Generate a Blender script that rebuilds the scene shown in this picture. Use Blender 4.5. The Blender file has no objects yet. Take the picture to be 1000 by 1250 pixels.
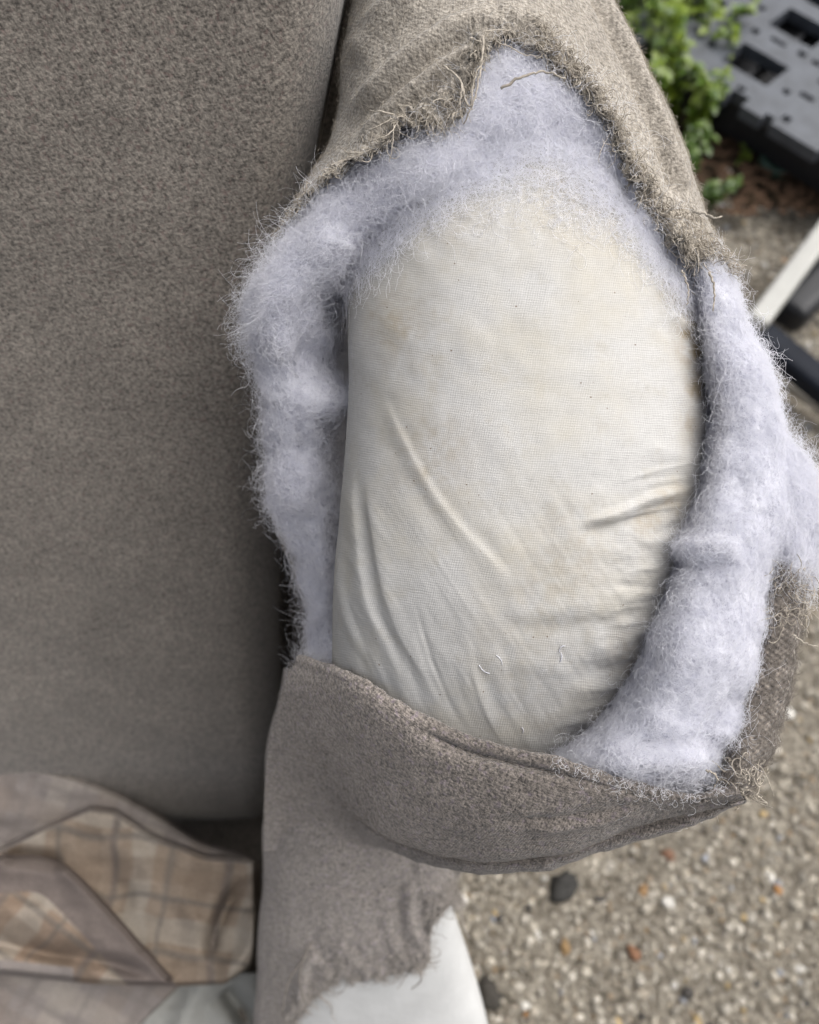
import bpy, math, random
import numpy as np
from mathutils import Vector, Matrix

# ------------------------------------------------------------------ camera, world, sun, exposure
rng = np.random.default_rng(7)
random.seed(7)
S = bpy.context.scene
COL = S.collection
CAM_H, PITCH, FPX = 1.25, math.radians(62), 1127.5
cam_data = bpy.data.cameras.new('camera')
cam = bpy.data.objects.new('camera', cam_data)
COL.objects.link(cam)
cam.location = (0, 0, CAM_H)
cam.rotation_euler = (math.radians(90) - PITCH, 0, 0)
cam_data.sensor_fit = 'VERTICAL'
cam_data.sensor_height = 24
cam_data.lens = 12 / (625 / FPX)
cam_data.clip_start, cam_data.clip_end = 0.01, 500
cam_data.dof.use_dof = True
cam_data.dof.focus_distance = 0.36
cam_data.dof.aperture_fstop = 5.4
S.camera = cam

SUN_EL, SUN_AZ = math.radians(60), math.radians(72)     # azimuth measured from +y towards +x
world = bpy.data.worlds.new('World')
S.world = world
world.use_nodes = True
wn = world.node_tree.nodes
sky = wn.new('ShaderNodeTexSky')
sky.sky_type = 'NISHITA'
sky.sun_disc = False
sky.sun_elevation = SUN_EL
sky.sun_rotation = SUN_AZ
sky.air_density, sky.dust_density, sky.ozone_density = 0.6, 6.0, 1.0
wn['Background'].inputs['Strength'].default_value = 0.115
grey = wn.new('ShaderNodeHueSaturation')                 # an overcast sky: the same sky, greyer
grey.inputs['Saturation'].default_value = 0.35
world.node_tree.links.new(sky.outputs[0], grey.inputs['Color'])
world.node_tree.links.new(grey.outputs[0], wn['Background'].inputs['Color'])
sun_data = bpy.data.lights.new('sun', 'SUN')
sun_data.energy = 1.3
sun_data.angle = math.radians(75)
sun_data.color = (1.0, 0.96, 0.9)
sun = bpy.data.objects.new('sun', sun_data)
COL.objects.link(sun)
sd = Vector((math.sin(SUN_AZ) * math.cos(SUN_EL), math.cos(SUN_AZ) * math.cos(SUN_EL), math.sin(SUN_EL)))
sun.rotation_euler = sd.to_track_quat('Z', 'Y').to_euler()
S.view_settings.view_transform = 'Standard'
S.view_settings.look = 'None'
S.view_settings.gamma = 1
S.view_settings.use_curve_mapping = False
S.view_settings.exposure = 0.92
S.cycles.max_bounces = 14
S.cycles.diffuse_bounces = 10
S.cycles.transmission_bounces = 12

# ------------------------------------------------------------------ helpers
CP, SP = math.cos(PITCH), math.sin(PITCH)
DV, UV_, XV = np.array([0, CP, -SP]), np.array([0, SP, CP]), np.array([1.0, 0, 0])
C0 = np.array([0, 0, CAM_H])


def at(px, py, d):
    """world point seen at photograph position (px, py), d metres away along the viewing direction"""
    px, py, d = np.broadcast_arrays(np.asarray(px, float), np.asarray(py, float), np.asarray(d, float))
    return C0 + d[..., None] * (DV + ((px - 500) / FPX)[..., None] * XV + ((625 - py) / FPX)[..., None] * UV_)


def on_level(px, py, z):
    """world point on the level z"""
    v = (625 - py) / FPX
    d = (CAM_H - z) / (SP - v * CP)
    return at(px, py, d)


def spl(xk, yk, xq):
    """natural cubic spline through the knots, flat in extra dimensions"""
    xk = np.asarray(xk, float); yk = np.asarray(yk, float); xq = np.asarray(xq, float)
    n = len(xk); h = np.diff(xk)
    A = np.zeros((n, n)); A[0, 0] = A[-1, -1] = 1
    B = np.zeros_like(yk)
    for i in range(1, n - 1):
        A[i, i - 1], A[i, i], A[i, i + 1] = h[i - 1], 2 * (h[i - 1] + h[i]), h[i]
        B[i] = 6 * ((yk[i + 1] - yk[i]) / h[i] - (yk[i] - yk[i - 1]) / h[i - 1])
    M = np.linalg.solve(A, B.reshape(n, -1)).reshape(yk.shape)
    j = np.clip(np.searchsorted(xk, xq) - 1, 0, n - 2)
    ext = (slice(None),) * xq.ndim + (None,) * (yk.ndim - 1)
    a = ((xk[j + 1] - xq) / h[j])[ext]; b = ((xq - xk[j]) / h[j])[ext]
    hh = (h[j] ** 2)[ext]
    return a * yk[j] + b * yk[j + 1] + ((a ** 3 - a) * M[j] + (b ** 3 - b) * M[j + 1]) * hh / 6


def lin(xk, yk, xq):
    return np.interp(xq, xk, yk)


def smooth(a, b, x):
    t = np.clip((x - a) / (b - a), 0, 1)
    return t * t * (3 - 2 * t)


def _hash(i, j, k, seed):
    h = (i * 374761393 + j * 668265263 + k * 2147483647 + seed * 974634777) & 0xFFFFFFFF
    h = ((h ^ (h >> 13)) * 1274126177) & 0xFFFFFFFF
    h = (h ^ (h >> 16)) * 2246822519 & 0xFFFFFFFF
    return ((h ^ (h >> 15)) & 0xFFFFFF) / 0xFFFFFF * 2 - 1


def noise(p, seed=0):
    p = np.asarray(p, float)
    i = np.floor(p).astype(np.int64); f = p - i
    u = f * f * f * (f * (f * 6 - 15) + 10)
    r = 0
    for dx in (0, 1):
        for dy in (0, 1):
            for dz in (0, 1):
                w = (u[..., 0] if dx else 1 - u[..., 0]) * (u[..., 1] if dy else 1 - u[..., 1]) * (u[..., 2] if dz else 1 - u[..., 2])
                r = r + w * _hash(i[..., 0] + dx, i[..., 1] + dy, i[..., 2] + dz, seed)
    return r


def fbm(p, oct=4, seed=0, gain=0.5):
    r = 0; a = 1.0; s = 1.0
    for o in range(oct):
        r = r + a * noise(p * s + 17.3 * o, seed + o)
        a *= gain; s *= 2.03
    return r


def n2(x, y, seed=0, oct=3, gain=0.5):
    x, y = np.broadcast_arrays(x, y)
    return fbm(np.stack([x, y, np.full(x.shape, 0.37 + seed)], -1), oct, seed, gain)


def poly_dist(px, py, pts):
    """distance to a polyline, position along it (0-1) and signed side"""
    best = np.full(px.shape, 1e9); tt = np.zeros(px.shape); side = np.zeros(px.shape)
    pts = np.asarray(pts, float)
    seg = np.linalg.norm(np.diff(pts, axis=0), axis=1); L = seg.sum(); acc = 0
    for a, b, l in zip(pts[:-1], pts[1:], seg):
        d = b - a
        t = np.clip(((px - a[0]) * d[0] + (py - a[1]) * d[1]) / (l * l), 0, 1)
        q = np.hypot(px - a[0] - t * d[0], py - a[1] - t * d[1])
        m = q < best
        best = np.where(m, q, best); tt = np.where(m, (acc + t * l) / L, tt)
        side = np.where(m, np.sign(d[0] * (py - a[1]) - d[1] * (px - a[0])), side)
        acc += l
    return best, tt, side


def dense(pts, n=24):
    pts = np.asarray(pts, float)
    t = np.r_[0, np.cumsum(np.linalg.norm(np.diff(pts, axis=0), axis=1))]
    return spl(t, pts, np.linspace(0, t[-1], n))


def ridge(px, py, pts, h, w, asym=0.0, fade=0.25):
    d, t, s = poly_dist(px, py, dense(pts, 14))
    e = smooth(0, fade, t) * smooth(0, fade, 1 - t) if fade > 0 else 1
    ww = np.where(s > 0, w * (1 + asym), w * (1 - asym * 0.6)) if asym else w
    return h * np.exp(-(d / ww) ** 2) * e


def normals(P):
    du = np.gradient(P, axis=1); dv = np.gradient(P, axis=0)
    n = np.cross(du, dv)
    n /= np.maximum(np.linalg.norm(n, axis=-1, keepdims=True), 1e-12)
    return n


def toward_cam(P, N):
    """flip a whole normal field so that it faces the open side (the viewer), judged at its middle"""
    s = np.sum(N * (C0 - P), axis=-1)
    return N if np.median(s) > 0 else -N


def metric_uv(P):
    du = np.linalg.norm(np.diff(P, axis=1), axis=-1); dv = np.linalg.norm(np.diff(P, axis=0), axis=-1)
    u = np.concatenate([np.zeros((P.shape[0], 1)), np.cumsum(du, 1)], 1)
    u -= u[:, u.shape[1] // 2:u.shape[1] // 2 + 1]
    v = np.concatenate([np.zeros((1, P.shape[1])), np.cumsum(dv, 0)], 0)
    return np.stack([u, np.broadcast_to(v.mean(1, keepdims=True), v.shape)], -1)


def raw_mesh(name, V, F, uv=None, col=None):
    me = bpy.data.meshes.new(name)
    V = np.asarray(V, np.float32); F = np.asarray(F, np.int32)
    k = F.shape[1]
    me.vertices.add(len(V)); me.vertices.foreach_set('co', V.ravel())
    me.loops.add(F.size); me.loops.foreach_set('vertex_index', F.ravel())
    me.polygons.add(len(F)); me.polygons.foreach_set('loop_start', np.arange(0, F.size, k, dtype=np.int32))
    me.update(calc_edges=True)
    me.polygons.foreach_set('use_smooth', np.ones(len(F), bool))
    if uv is not None:
        l = me.uv_layers.new(name='UVMap')
        l.data.foreach_set('uv', np.asarray(uv, np.float32)[F.ravel()].ravel())
    if col is not None:
        a = me.color_attributes.new('tint', 'FLOAT_COLOR', 'POINT')
        a.data.foreach_set('color', np.c_[col, np.ones(len(col))].astype(np.float32).ravel())
    me.validate()
    return me


def grid_faces(r, c, closed=False, off=0):
    idx = np.arange(r * c).reshape(r, c) + off
    if closed:
        idx = np.c_[idx, idx[:, :1]]
    return np.stack([idx[:-1, :-1], idx[:-1, 1:], idx[1:, 1:], idx[1:, :-1]], -1).reshape(-1, 4)


def link(name, me, mat=None, parent=None):
    o = bpy.data.objects.new(name, me)
    COL.objects.link(o)
    if mat is not None:
        me.materials.append(mat)
    if parent is not None:
        o.parent = parent
        o.matrix_parent_inverse = Matrix.Translation(parent.location).inverted()
    return o


def sheet_data(P, thick, uv=None, col=None, N=None):
    """a sheet with a front, a back and a closed rim"""
    r, c = P.shape[:2]
    if N is None:
        N = toward_cam(P, normals(P))
    Q = P - N * thick
    V = np.concatenate([P.reshape(-1, 3), Q.reshape(-1, 3)])
    F1 = grid_faces(r, c); F2 = grid_faces(r, c, off=r * c)[:, ::-1]
    idx = np.arange(r * c).reshape(r, c)
    ring = np.concatenate([idx[0, :-1], idx[:-1, -1], idx[-1, :0:-1], idx[:0:-1, 0]])
    nx = np.roll(ring, -1)
    F3 = np.stack([ring, ring + r * c, nx + r * c, nx], -1)
    uvs = metric_uv(P) if uv is None else uv
    uvs = np.concatenate([uvs.reshape(-1, 2)] * 2)
    cc = None if col is None else np.concatenate([col.reshape(-1, 3)] * 2)
    return V, np.concatenate([F1, F2, F3]), uvs, cc


def sheet(name, P, thick, mat, parent=None, uv=None, col=None, N=None):
    V, F, u, cc = sheet_data(P, thick, uv, col, N)
    return link(name, raw_mesh(name, V, F, u, cc), mat, parent)


def tube_mesh(name, path, rad, sides=8, seed=None):
    path = np.asarray(path, float); n = len(path)
    rad = np.broadcast_to(np.asarray(rad, float), (n,))
    T = np.gradient(path, axis=0); T /= np.linalg.norm(T, axis=1, keepdims=True) + 1e-12
    ref = np.array([0.31, 0.52, 0.79])
    A = np.cross(T, ref); A /= np.linalg.norm(A, axis=1, keepdims=True) + 1e-12
    B = np.cross(T, A)
    ph = np.linspace(0, 2 * np.pi, sides, endpoint=False)
    V = path[:, None] + rad[:, None, None] * (np.cos(ph)[None, :, None] * A[:, None] + np.sin(ph)[None, :, None] * B[:, None])
    V = V.reshape(-1, 3)
    F = grid_faces(n, sides, closed=True)
    V = np.concatenate([V, path[:1], path[-1:]])
    a, b = n * sides, n * sides + 1
    k = np.arange(sides); k2 = (k + 1) % sides
    caps = np.concatenate([np.stack([np.full(sides, a), k2, k, k], -1), np.stack([np.full(sides, b), (n - 1) * sides + k, (n - 1) * sides + k2, (n - 1) * sides + k2], -1)])
    me = bpy.data.meshes.new(name)
    faces = [tuple(f) for f in F] + [tuple(f[:3]) for f in caps]
    me.from_pydata(V.tolist(), [], faces)
    me.polygons.foreach_set('use_smooth', np.ones(len(faces), bool))
    uv = me.uv_layers.new(name='UVMap')
    return me


def box_mesh(name, dims, bevel=0.004, seg=2):
    import bmesh
    bm = bmesh.new()
    bmesh.ops.create_cube(bm, size=1)
    for v in bm.verts:
        v.co = Vector((v.co.x * dims[0], v.co.y * dims[1], v.co.z * dims[2]))
    if bevel:
        bmesh.ops.bevel(bm, geom=bm.edges[:], offset=bevel, segments=seg, affect='EDGES', profile=0.5)
    me = bpy.data.meshes.new(name)
    bm.to_mesh(me); bm.free()
    return me


def curves(name, P, rad, mat, parent=None, stuff=True):
    """fibres: P is (count, points, 3); rad is a number, (points,) or (count, points)"""
    n, k = P.shape[:2]
    cu = bpy.data.hair_curves.new(name)
    cu.add_curves([k] * n)
    cu.position_data.foreach_set('vector', np.ascontiguousarray(P, np.float32).ravel())
    a = cu.attributes.get('radius') or cu.attributes.new('radius', 'FLOAT', 'POINT')
    a.data.foreach_set('value', np.ascontiguousarray(np.broadcast_to(rad, (n, k)), np.float32).ravel())
    cu.materials.append(mat)
    o = bpy.data.objects.new(name, cu)
    COL.objects.link(o)
    if parent is not None:
        o.parent = parent
        o.matrix_parent_inverse = Matrix.Translation(parent.matrix_world.translation if parent.parent is None else (0, 0, 0)).inverted()
    if stuff:
        o['kind'] = 'stuff'
    return o


def sample_grid(P, N, n, weight=None):
    """random places on a grid surface: positions, normals and two tangents"""
    r, c = P.shape[:2]
    e1 = P[:-1, 1:] - P[:-1, :-1]; e2 = P[1:, :-1] - P[:-1, :-1]
    A = np.linalg.norm(np.cross(e1, e2), axis=-1)
    if weight is not None:
        A = A * weight[:-1, :-1]
    p = A.ravel() / A.sum()
    k = rng.choice(len(p), n, p=p)
    i, j = k // (c - 1), k % (c - 1)
    fu, fv = rng.random(n)[:, None], rng.random(n)[:, None]
    pos = P[i, j] * (1 - fu) * (1 - fv) + P[i, j + 1] * fu * (1 - fv) + P[i + 1, j] * (1 - fu) * fv + P[i + 1, j + 1] * fu * fv
    nr = N[i, j]
    t1 = e1[i, j] / (np.linalg.norm(e1[i, j], axis=1, keepdims=True) + 1e-12)
    t2 = np.cross(nr, t1)
    return pos, nr, t1, t2, i, j


def fibres(P, N, n, length, k=9, lift=0.25, curl=0.5, fly=0.1, weight=None, dirn=None, spread=3.2, depth=0.0008, sink=0.55):
    """curly fibres lying on and springing out of a surface"""
    pos, nr, t1, t2, i, j = sample_grid(P, N, n, weight)
    L = length * rng.uniform(0.3, 1.65, n)
    step = (L / (k - 1))[:, None]
    al = rng.uniform(-np.pi, np.pi, n) if dirn is None else dirn + rng.normal(0, spread, n)
    ka = rng.normal(0, curl, n)
    g0 = np.abs(rng.normal(lift, lift * 0.6, n))
    flyer = rng.random(n) < fly
    g0 = np.where(flyer, g0 + rng.uniform(0.3, 1.1, n), g0)
    out = np.zeros((n, k, 3))
    cur = pos + nr * rng.uniform(-depth, depth, (n, 1))
    out[:, 0] = cur
    for q in range(1, k):
        f = q / (k - 1)
        ka = ka + rng.normal(0, curl * 0.45, n)
        al = al + ka
        g = g0 * (1 - f * (1 + sink) * np.where(flyer, 0.45, 1.0)) + rng.normal(0, 0.12, n)
        d = np.cos(al)[:, None] * t1 + np.sin(al)[:, None] * t2 + g[:, None] * nr
        d /= np.linalg.norm(d, axis=1, keepdims=True)
        cur = cur + d * step
        out[:, q] = cur
    return out


def tag(o, label, cat, group=None, kind=None):
    if label: o['label'] = label
    if cat: o['category'] = cat
    if group: o['group'] = group
    if kind: o['kind'] = kind
    return o


def empty(name, loc):
    o = bpy.data.objects.new(name, None)
    COL.objects.link(o)
    o.location = loc
    o.empty_display_size = 0.05
    return o


# ------------------------------------------------------------------ materials
class NT:
    def __init__(s, name):
        s.m = bpy.data.materials.new(name); s.m.use_nodes = True
        s.t = s.m.node_tree; s.b = s.t.nodes['Principled BSDF']; s.out = s.t.nodes['Material Output']
    def n(s, typ, **kw):
        nd = s.t.nodes.new(typ)
        for k, v in kw.items():
            if k in nd.inputs.keys():
                nd.inputs[k].default_value = v
            else:
                setattr(nd, k, v)
        return nd
    def l(s, a, b): s.t.links.new(a, b)
    def math(s, op, a, b=None):
        nd = s.t.nodes.new('ShaderNodeMath'); nd.operation = op
        for i, q in enumerate((a, b)):
            if q is None: continue
            if isinstance(q, (int, float)): nd.inputs[i].default_value = q
            else: s.l(q, nd.inputs[i])
        return nd.outputs[0]
    def ramp(s, fac, stops):
        nd = s.t.nodes.new('ShaderNodeValToRGB')
        e = nd.color_ramp.elements
        while len(e) < len(stops): e.new(0.5)
        for el, (p, c) in zip(e, stops):
            el.position = p; el.color = (*c, 1) if len(c) == 3 else c
        s.l(fac, nd.inputs[0])
        return nd.outputs[0]
    def mix(s, fac, a, b, mode='MIX'):
        nd = s.t.nodes.new('ShaderNodeMix'); nd.data_type = 'RGBA'; nd.blend_type = mode
        for q, i in ((fac, 0), (a, 6), (b, 7)):
            if isinstance(q, (int, float)): nd.inputs[i].default_value = q
            elif isinstance(q, tuple): nd.inputs[i].default_value = (*q, 1)
            else: s.l(q, nd.inputs[i])
        return nd.outputs[2]
    def noise(s, vec, scale, detail=2, rough=0.5, dist=0.0):
        nd = s.n('ShaderNodeTexNoise', Scale=scale, Detail=detail, Roughness=rough, Distortion=dist)
        if vec is not None: s.l(vec, nd.inputs['Vector'])
        return nd.outputs['Fac']
    def bump(s, h, strength, dist, prev=None):
        nd = s.n('ShaderNodeBump', Strength=strength, Distance=dist)
        s.l(h, nd.inputs['Height'])
        if prev is not None: s.l(prev, nd.inputs['Normal'])
        return nd.outputs[0]


def fabric_mat(name, light, dark, pitch=0.0016, relief=0.0005, melange=0.9, twill=0.5, tint=None, mottle=0.12, wave=0.22, painted_light=False, crisp=(0.22, 0.18)):
    w = NT(name)
    tc = w.n('ShaderNodeTexCoord')
    uv, ob = tc.outputs['UV'], tc.outputs['Object']
    warp = w.n('ShaderNodeTexNoise', Scale=260.0, Detail=1.0); w.l(ob, warp.inputs['Vector'])
    off = w.n('ShaderNodeVectorMath', operation='SCALE', Scale=0.0010); w.l(warp.outputs['Color'], off.inputs[0])
    add = w.n('ShaderNodeVectorMath', operation='ADD'); w.l(uv, add.inputs[0]); w.l(off.outputs[0], add.inputs[1])
    sep = w.n('ShaderNodeSeparateXYZ'); w.l(add.outputs[0], sep.inputs[0])
    k = 2 * math.pi / pitch
    u, v = w.math('MULTIPLY', sep.outputs[0], k), w.math('MULTIPLY', sep.outputs[1], k)
    a = w.math('SINE', w.math('ADD', u, w.math('MULTIPLY', v, twill)))
    b = w.math('SINE', w.math('SUBTRACT', v, w.math('MULTIPLY', u, twill * 0.5)))
    wv = w.math('MULTIPLY', w.math('ADD', a, b), 0.25)            # -0.5 .. 0.5
    fine = w.noise(ob, 1 / pitch * 0.95, 2.5, 0.6)
    mid = w.noise(ob, 1 / pitch * 0.33, 2, 0.5)
    big = w.noise(ob, 22, 3, 0.6)
    h = w.math('ADD', w.math('MULTIPLY', wv, wave), w.math('MULTIPLY', fine, 1.6))
    f = w.math('ADD', w.math('MULTIPLY', wv, wave * 0.35), w.math('ADD', w.math('MULTIPLY', fine, melange * 1.2), w.math('MULTIPLY', mid, 0.22)))
    lo = 0.60 * melange + 0.11
    col = w.ramp(f, [(max(lo - crisp[0], 0.0), dark), (min(lo + crisp[1], 1.0), light)])
    if tint:
        r = w.noise(ob, 420, 1, 0.5)
        col = w.mix(w.math('MULTIPLY', w.ramp(r, [(0.58, (0, 0, 0)), (0.72, (1, 1, 1))]), 0.35), col, tint)
    m = w.ramp(big, [(0.3, (1 - mottle,) * 3), (0.7, (1 + mottle * 0.5,) * 3)])
    col = w.mix(1.0, col, m, 'MULTIPLY')
    if painted_light:                                                     # tint: light painted on pocket and hem, even pale tone on arm
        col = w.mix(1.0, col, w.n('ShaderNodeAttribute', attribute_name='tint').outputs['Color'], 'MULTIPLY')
    w.l(col, w.b.inputs['Base Color'])
    w.b.inputs['Roughness'].default_value = 0.95
    w.b.inputs['Specular IOR Level'].default_value = 0.15
    w.b.inputs['Sheen Weight'].default_value = 0.25
    w.b.inputs['Sheen Roughness'].default_value = 0.6
    w.l(w.bump(h, 1.0, relief), w.b.inputs['Normal'])
    return w.m


M = {}
M['upholstery'] = fabric_mat('upholstery', (0.30, 0.268, 0.23), (0.064, 0.056, 0.048), 0.0016, 0.00038, 0.9, 0.5, (0.19, 0.12, 0.11), 0.16, 0.16, False, (0.22, 0.20))
M['worn_upholstery'] = fabric_mat('worn_upholstery', (0.40, 0.365, 0.315), (0.14, 0.124, 0.103), 0.0014, 0.0006, 0.85, 0.3, None, 0.15)
M['knit_upholstery'] = fabric_mat('knit_upholstery', (0.195, 0.17, 0.15), (0.038, 0.033, 0.03), 0.0013, 0.0008, 0.95, 0.4, (0.2, 0.16, 0.2), painted_light=True)
M['rib_knit'] = fabric_mat('rib_knit', (0.27, 0.235, 0.20), (0.06, 0.05, 0.045), 0.0026, 0.0012, 0.7, 0.9, None, 0.12, 0.7)
M['faded_upholstery'] = fabric_mat('faded_upholstery', (0.42, 0.39, 0.35), (0.17, 0.153, 0.137), 0.0017, 0.0005, 0.85, 0.4, None, 0.14)


def calico_mat():
    w = NT('calico')
    tc = w.n('ShaderNodeTexCoord'); uv, ob = tc.outputs['UV'], tc.outputs['Object']
    warp = w.n('ShaderNodeTexNoise', Scale=140.0, Detail=3.0); w.l(ob, warp.inputs['Vector'])
    off = w.n('ShaderNodeVectorMath', operation='SCALE', Scale=0.0012); w.l(warp.outputs['Color'], off.inputs[0])
    add = w.n('ShaderNodeVectorMath', operation='ADD'); w.l(uv, add.inputs[0]); w.l(off.outputs[0], add.inputs[1])
    sep = w.n('ShaderNodeSeparateXYZ'); w.l(add.outputs[0], sep.inputs[0])
    k = 2 * math.pi / 0.00088
    su, sv = w.math('SINE', w.math('MULTIPLY', sep.outputs[0], k)), w.math('SINE', w.math('MULTIPLY', sep.outputs[1], k))
    wv = w.math('MULTIPLY', w.math('ADD', su, sv), 0.25)
    slub = w.n('ShaderNodeMapping'); slub.inputs['Scale'].default_value = (180, 1500, 1); w.l(add.outputs[0], slub.inputs['Vector'])
    sl = w.noise(slub.outputs[0], 1.0, 2, 0.6)
    slub2 = w.n('ShaderNodeMapping'); slub2.inputs['Scale'].default_value = (1500, 180, 1); w.l(add.outputs[0], slub2.inputs['Vector'])
    sl2 = w.noise(slub2.outputs[0], 1.0, 2, 0.6)
    th = w.math('ADD', w.math('MULTIPLY', wv, 0.42), w.math('ADD', 0.1, w.math('MULTIPLY', w.math('ADD', sl, sl2), 0.4)))
    col = w.ramp(th, [(0.15, (0.315, 0.311, 0.302)), (0.72, (0.462, 0.458, 0.446))])
    st = w.noise(ob, 26, 4, 0.62)                                  # yellowed handling stains
    col = w.mix(w.math('MULTIPLY', w.ramp(st, [(0.44, (0, 0, 0)), (0.68, (1, 1, 1))]), 0.55), col, (0.40, 0.375, 0.315))
    st2 = w.noise(ob, 75, 4, 0.7)
    col = w.mix(w.math('MULTIPLY', w.ramp(st2, [(0.55, (0, 0, 0)), (0.75, (1, 1, 1))]), 0.4), col, (0.33, 0.305, 0.25))
    at_ = w.n('ShaderNodeAttribute', attribute_name='tint')         # brown stains near the torn side
    col = w.mix(1.0, col, at_.outputs['Color'], 'MULTIPLY')
    sp = w.n('ShaderNodeTexVoronoi', Scale=420.0); w.l(ob, sp.inputs['Vector'])
    gate = w.math('GREATER_THAN', w.noise(ob, 260, 1), 0.685)
    speck = w.math('MULTIPLY', w.math('LESS_THAN', sp.outputs['Distance'], 0.15), gate)
    col = w.mix(w.math('MULTIPLY', speck, 0.8), col, (0.13, 0.09, 0.06))
    w.l(col, w.b.inputs['Base Color'])
    w.b.inputs['Roughness'].default_value = 0.9
    w.b.inputs['Specular IOR Level'].default_value = 0.2
    w.l(w.bump(th, 0.7, 0.00025), w.b.inputs['Normal'])
    return w.m


M['calico'] = calico_mat()


def wadding_mat(name, c1, c2, trans=0.35):
    w = NT(name)
    ob = w.n('ShaderNodeTexCoord').outputs['Object']
    a = w.noise(ob, 330, 5, 0.74, 0.8)
    col = w.ramp(a, [(0.36, c1), (0.55, c2)])
    df = w.n('ShaderNodeBsdfDiffuse'); tr = w.n('ShaderNodeBsdfTranslucent')
    mx = w.n('ShaderNodeMixShader'); mx.inputs[0].default_value = trans
    w.l(col, df.inputs[0]); w.l(col, tr.inputs[0])
    bm_ = w.bump(w.noise(ob, 900, 4, 0.75, 1.0), 1.0, 0.0007)
    w.l(bm_, df.inputs['Normal'])
    w.l(df.outputs[0], mx.inputs[1]); w.l(tr.outputs[0], mx.inputs[2])
    w.l(mx.outputs[0], w.out.inputs[0])
    return w.m


M['wadding'] = wadding_mat('wadding', (0.56, 0.565, 0.635), (0.84, 0.845, 0.905), 0.25)
M['wadding_fibre'] = wadding_mat('wadding_fibre', (0.84, 0.845, 0.905), (0.92, 0.925, 0.965), 0.5)


def plain(name, c, rough=0.9, spec=0.2, var=0.25, scale=60, metal=0.0, bump=0.0, bscale=300, trans=0.0):
    w = NT(name)
    ob = w.n('ShaderNodeTexCoord').outputs['Object']
    f = w.noise(ob, scale, 4, 0.6)
    col = w.ramp(f, [(0.3, tuple(x * (1 - var) for x in c)), (0.7, tuple(min(x * (1 + var), 1) for x in c))])
    w.l(col, w.b.inputs['Base Color'])
    w.b.inputs['Roughness'].default_value = rough
    w.b.inputs['Specular IOR Level'].default_value = spec
    w.b.inputs['Metallic'].default_value = metal
    if bump:
        w.l(w.bump(w.noise(ob, bscale, 4, 0.6), 1.0, bump), w.b.inputs['Normal'])
    return w.m


M['thread'] = plain('thread', (0.36, 0.325, 0.275), 0.95, 0.1, 0.35, 400)
M['grey_thread'] = plain('grey_thread', (0.20, 0.18, 0.16), 0.95, 0.1, 0.4, 400)
M['arm_thread'] = plain('arm_thread', (0.30, 0.275, 0.25), 0.95, 0.1, 0.3, 400)
M['white_lining'] = plain('white_lining', (0.50, 0.505, 0.50), 0.85, 0.2, 0.10, 25, bump=0.0006, bscale=120)
M['seat_lining'] = plain('seat_lining', (0.30, 0.30, 0.28), 0.9, 0.2, 0.1, 25)
M['black_plastic'] = plain('black_plastic', (0.062, 0.069, 0.082), 0.45, 0.5, 0.3, 30, bump=0.0006, bscale=90)
M['dark_plastic'] = plain('dark_plastic', (0.012, 0.013, 0.016), 0.5, 0.4, 0.2, 30)
M['black_metal'] = plain('black_metal', (0.010, 0.0125, 0.019), 0.55, 0.12, 0.2, 30)
M['white_metal'] = plain('white_metal', (0.34, 0.34, 0.32), 0.4, 0.4, 0.08, 18)
M['grey_metal'] = plain('grey_metal', (0.34, 0.32, 0.28), 0.6, 0.4, 0.15, 18)
M['bark'] = plain('stem', (0.10, 0.12, 0.04), 0.8, 0.2, 0.3, 80)
M['green_plastic'] = plain('green_plastic', (0.03, 0.07, 0.05), 0.3, 0.5, 0.2, 40)
M['dead_leaf'] = plain('dead_leaf', (0.07, 0.042, 0.026), 0.9, 0.2, 0.4, 60)
M['wood_leg'] = plain('wood_leg', (0.10, 0.055, 0.03), 0.5, 0.4, 0.3, 40)


def tinted(name, rough=0.9, bump=0.0, bscale=500, spec=0.25, mott=0.3, trans=0.0):
    w = NT(name)
    at_ = w.n('ShaderNodeAttribute', attribute_name='tint')
    ob = w.n('ShaderNodeTexCoord').outputs['Object']
    f = w.noise(ob, 500, 3, 0.6)
    col = w.mix(1.0, at_.outputs['Color'], w.ramp(f, [(0.3, (1 - mott,) * 3), (0.7, (1 + mott * 0.6,) * 3)]), 'MULTIPLY')
    w.l(col, w.b.inputs['Base Color'])
    w.b.inputs['Roughness'].default_value = rough
    w.b.inputs['Specular IOR Level'].default_value = spec
    if bump:
        w.l(w.bump(f, 1.0, bump), w.b.inputs['Normal'])
    return w.m


M['plaid'] = tinted('plaid_wool', 0.95, 0.0006, 500, 0.1, 0.15)
M['pebble'] = tinted('pebble', 0.75, 0.0008, 500, 0.3, 0.3)


def leaf_mat(name, c1, c2):
    w = NT(name)
    oi = w.n('ShaderNodeObjectInfo')
    ob = w.n('ShaderNodeTexCoord').outputs['Object']
    col = w.ramp(oi.outputs['Random'], [(0.0, c1), (1.0, c2)])
    col = w.mix(1.0, col, w.ramp(w.noise(ob, 120, 3), [(0.3, (0.8,) * 3), (0.7, (1.15,) * 3)]), 'MULTIPLY')
    df = w.n('ShaderNodeBsdfDiffuse'); tr = w.n('ShaderNodeBsdfTranslucent'); gl = w.n('ShaderNodeBsdfGlossy', Roughness=0.4)
    m1 = w.n('ShaderNodeMixShader'); m1.inputs[0].default_value = 0.35
    m2 = w.n('ShaderNodeMixShader'); m2.inputs[0].default_value = 0.05
    w.l(col, df.inputs[0]); w.l(col, tr.inputs[0])
    w.l(df.outputs[0], m1.inputs[1]); w.l(tr.outputs[0], m1.inputs[2])
    w.l(m1.outputs[0], m2.inputs[1]); w.l(gl.outputs[0], m2.inputs[2])
    w.l(m2.outputs[0], w.out.inputs[0])
    return w.m


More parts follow.
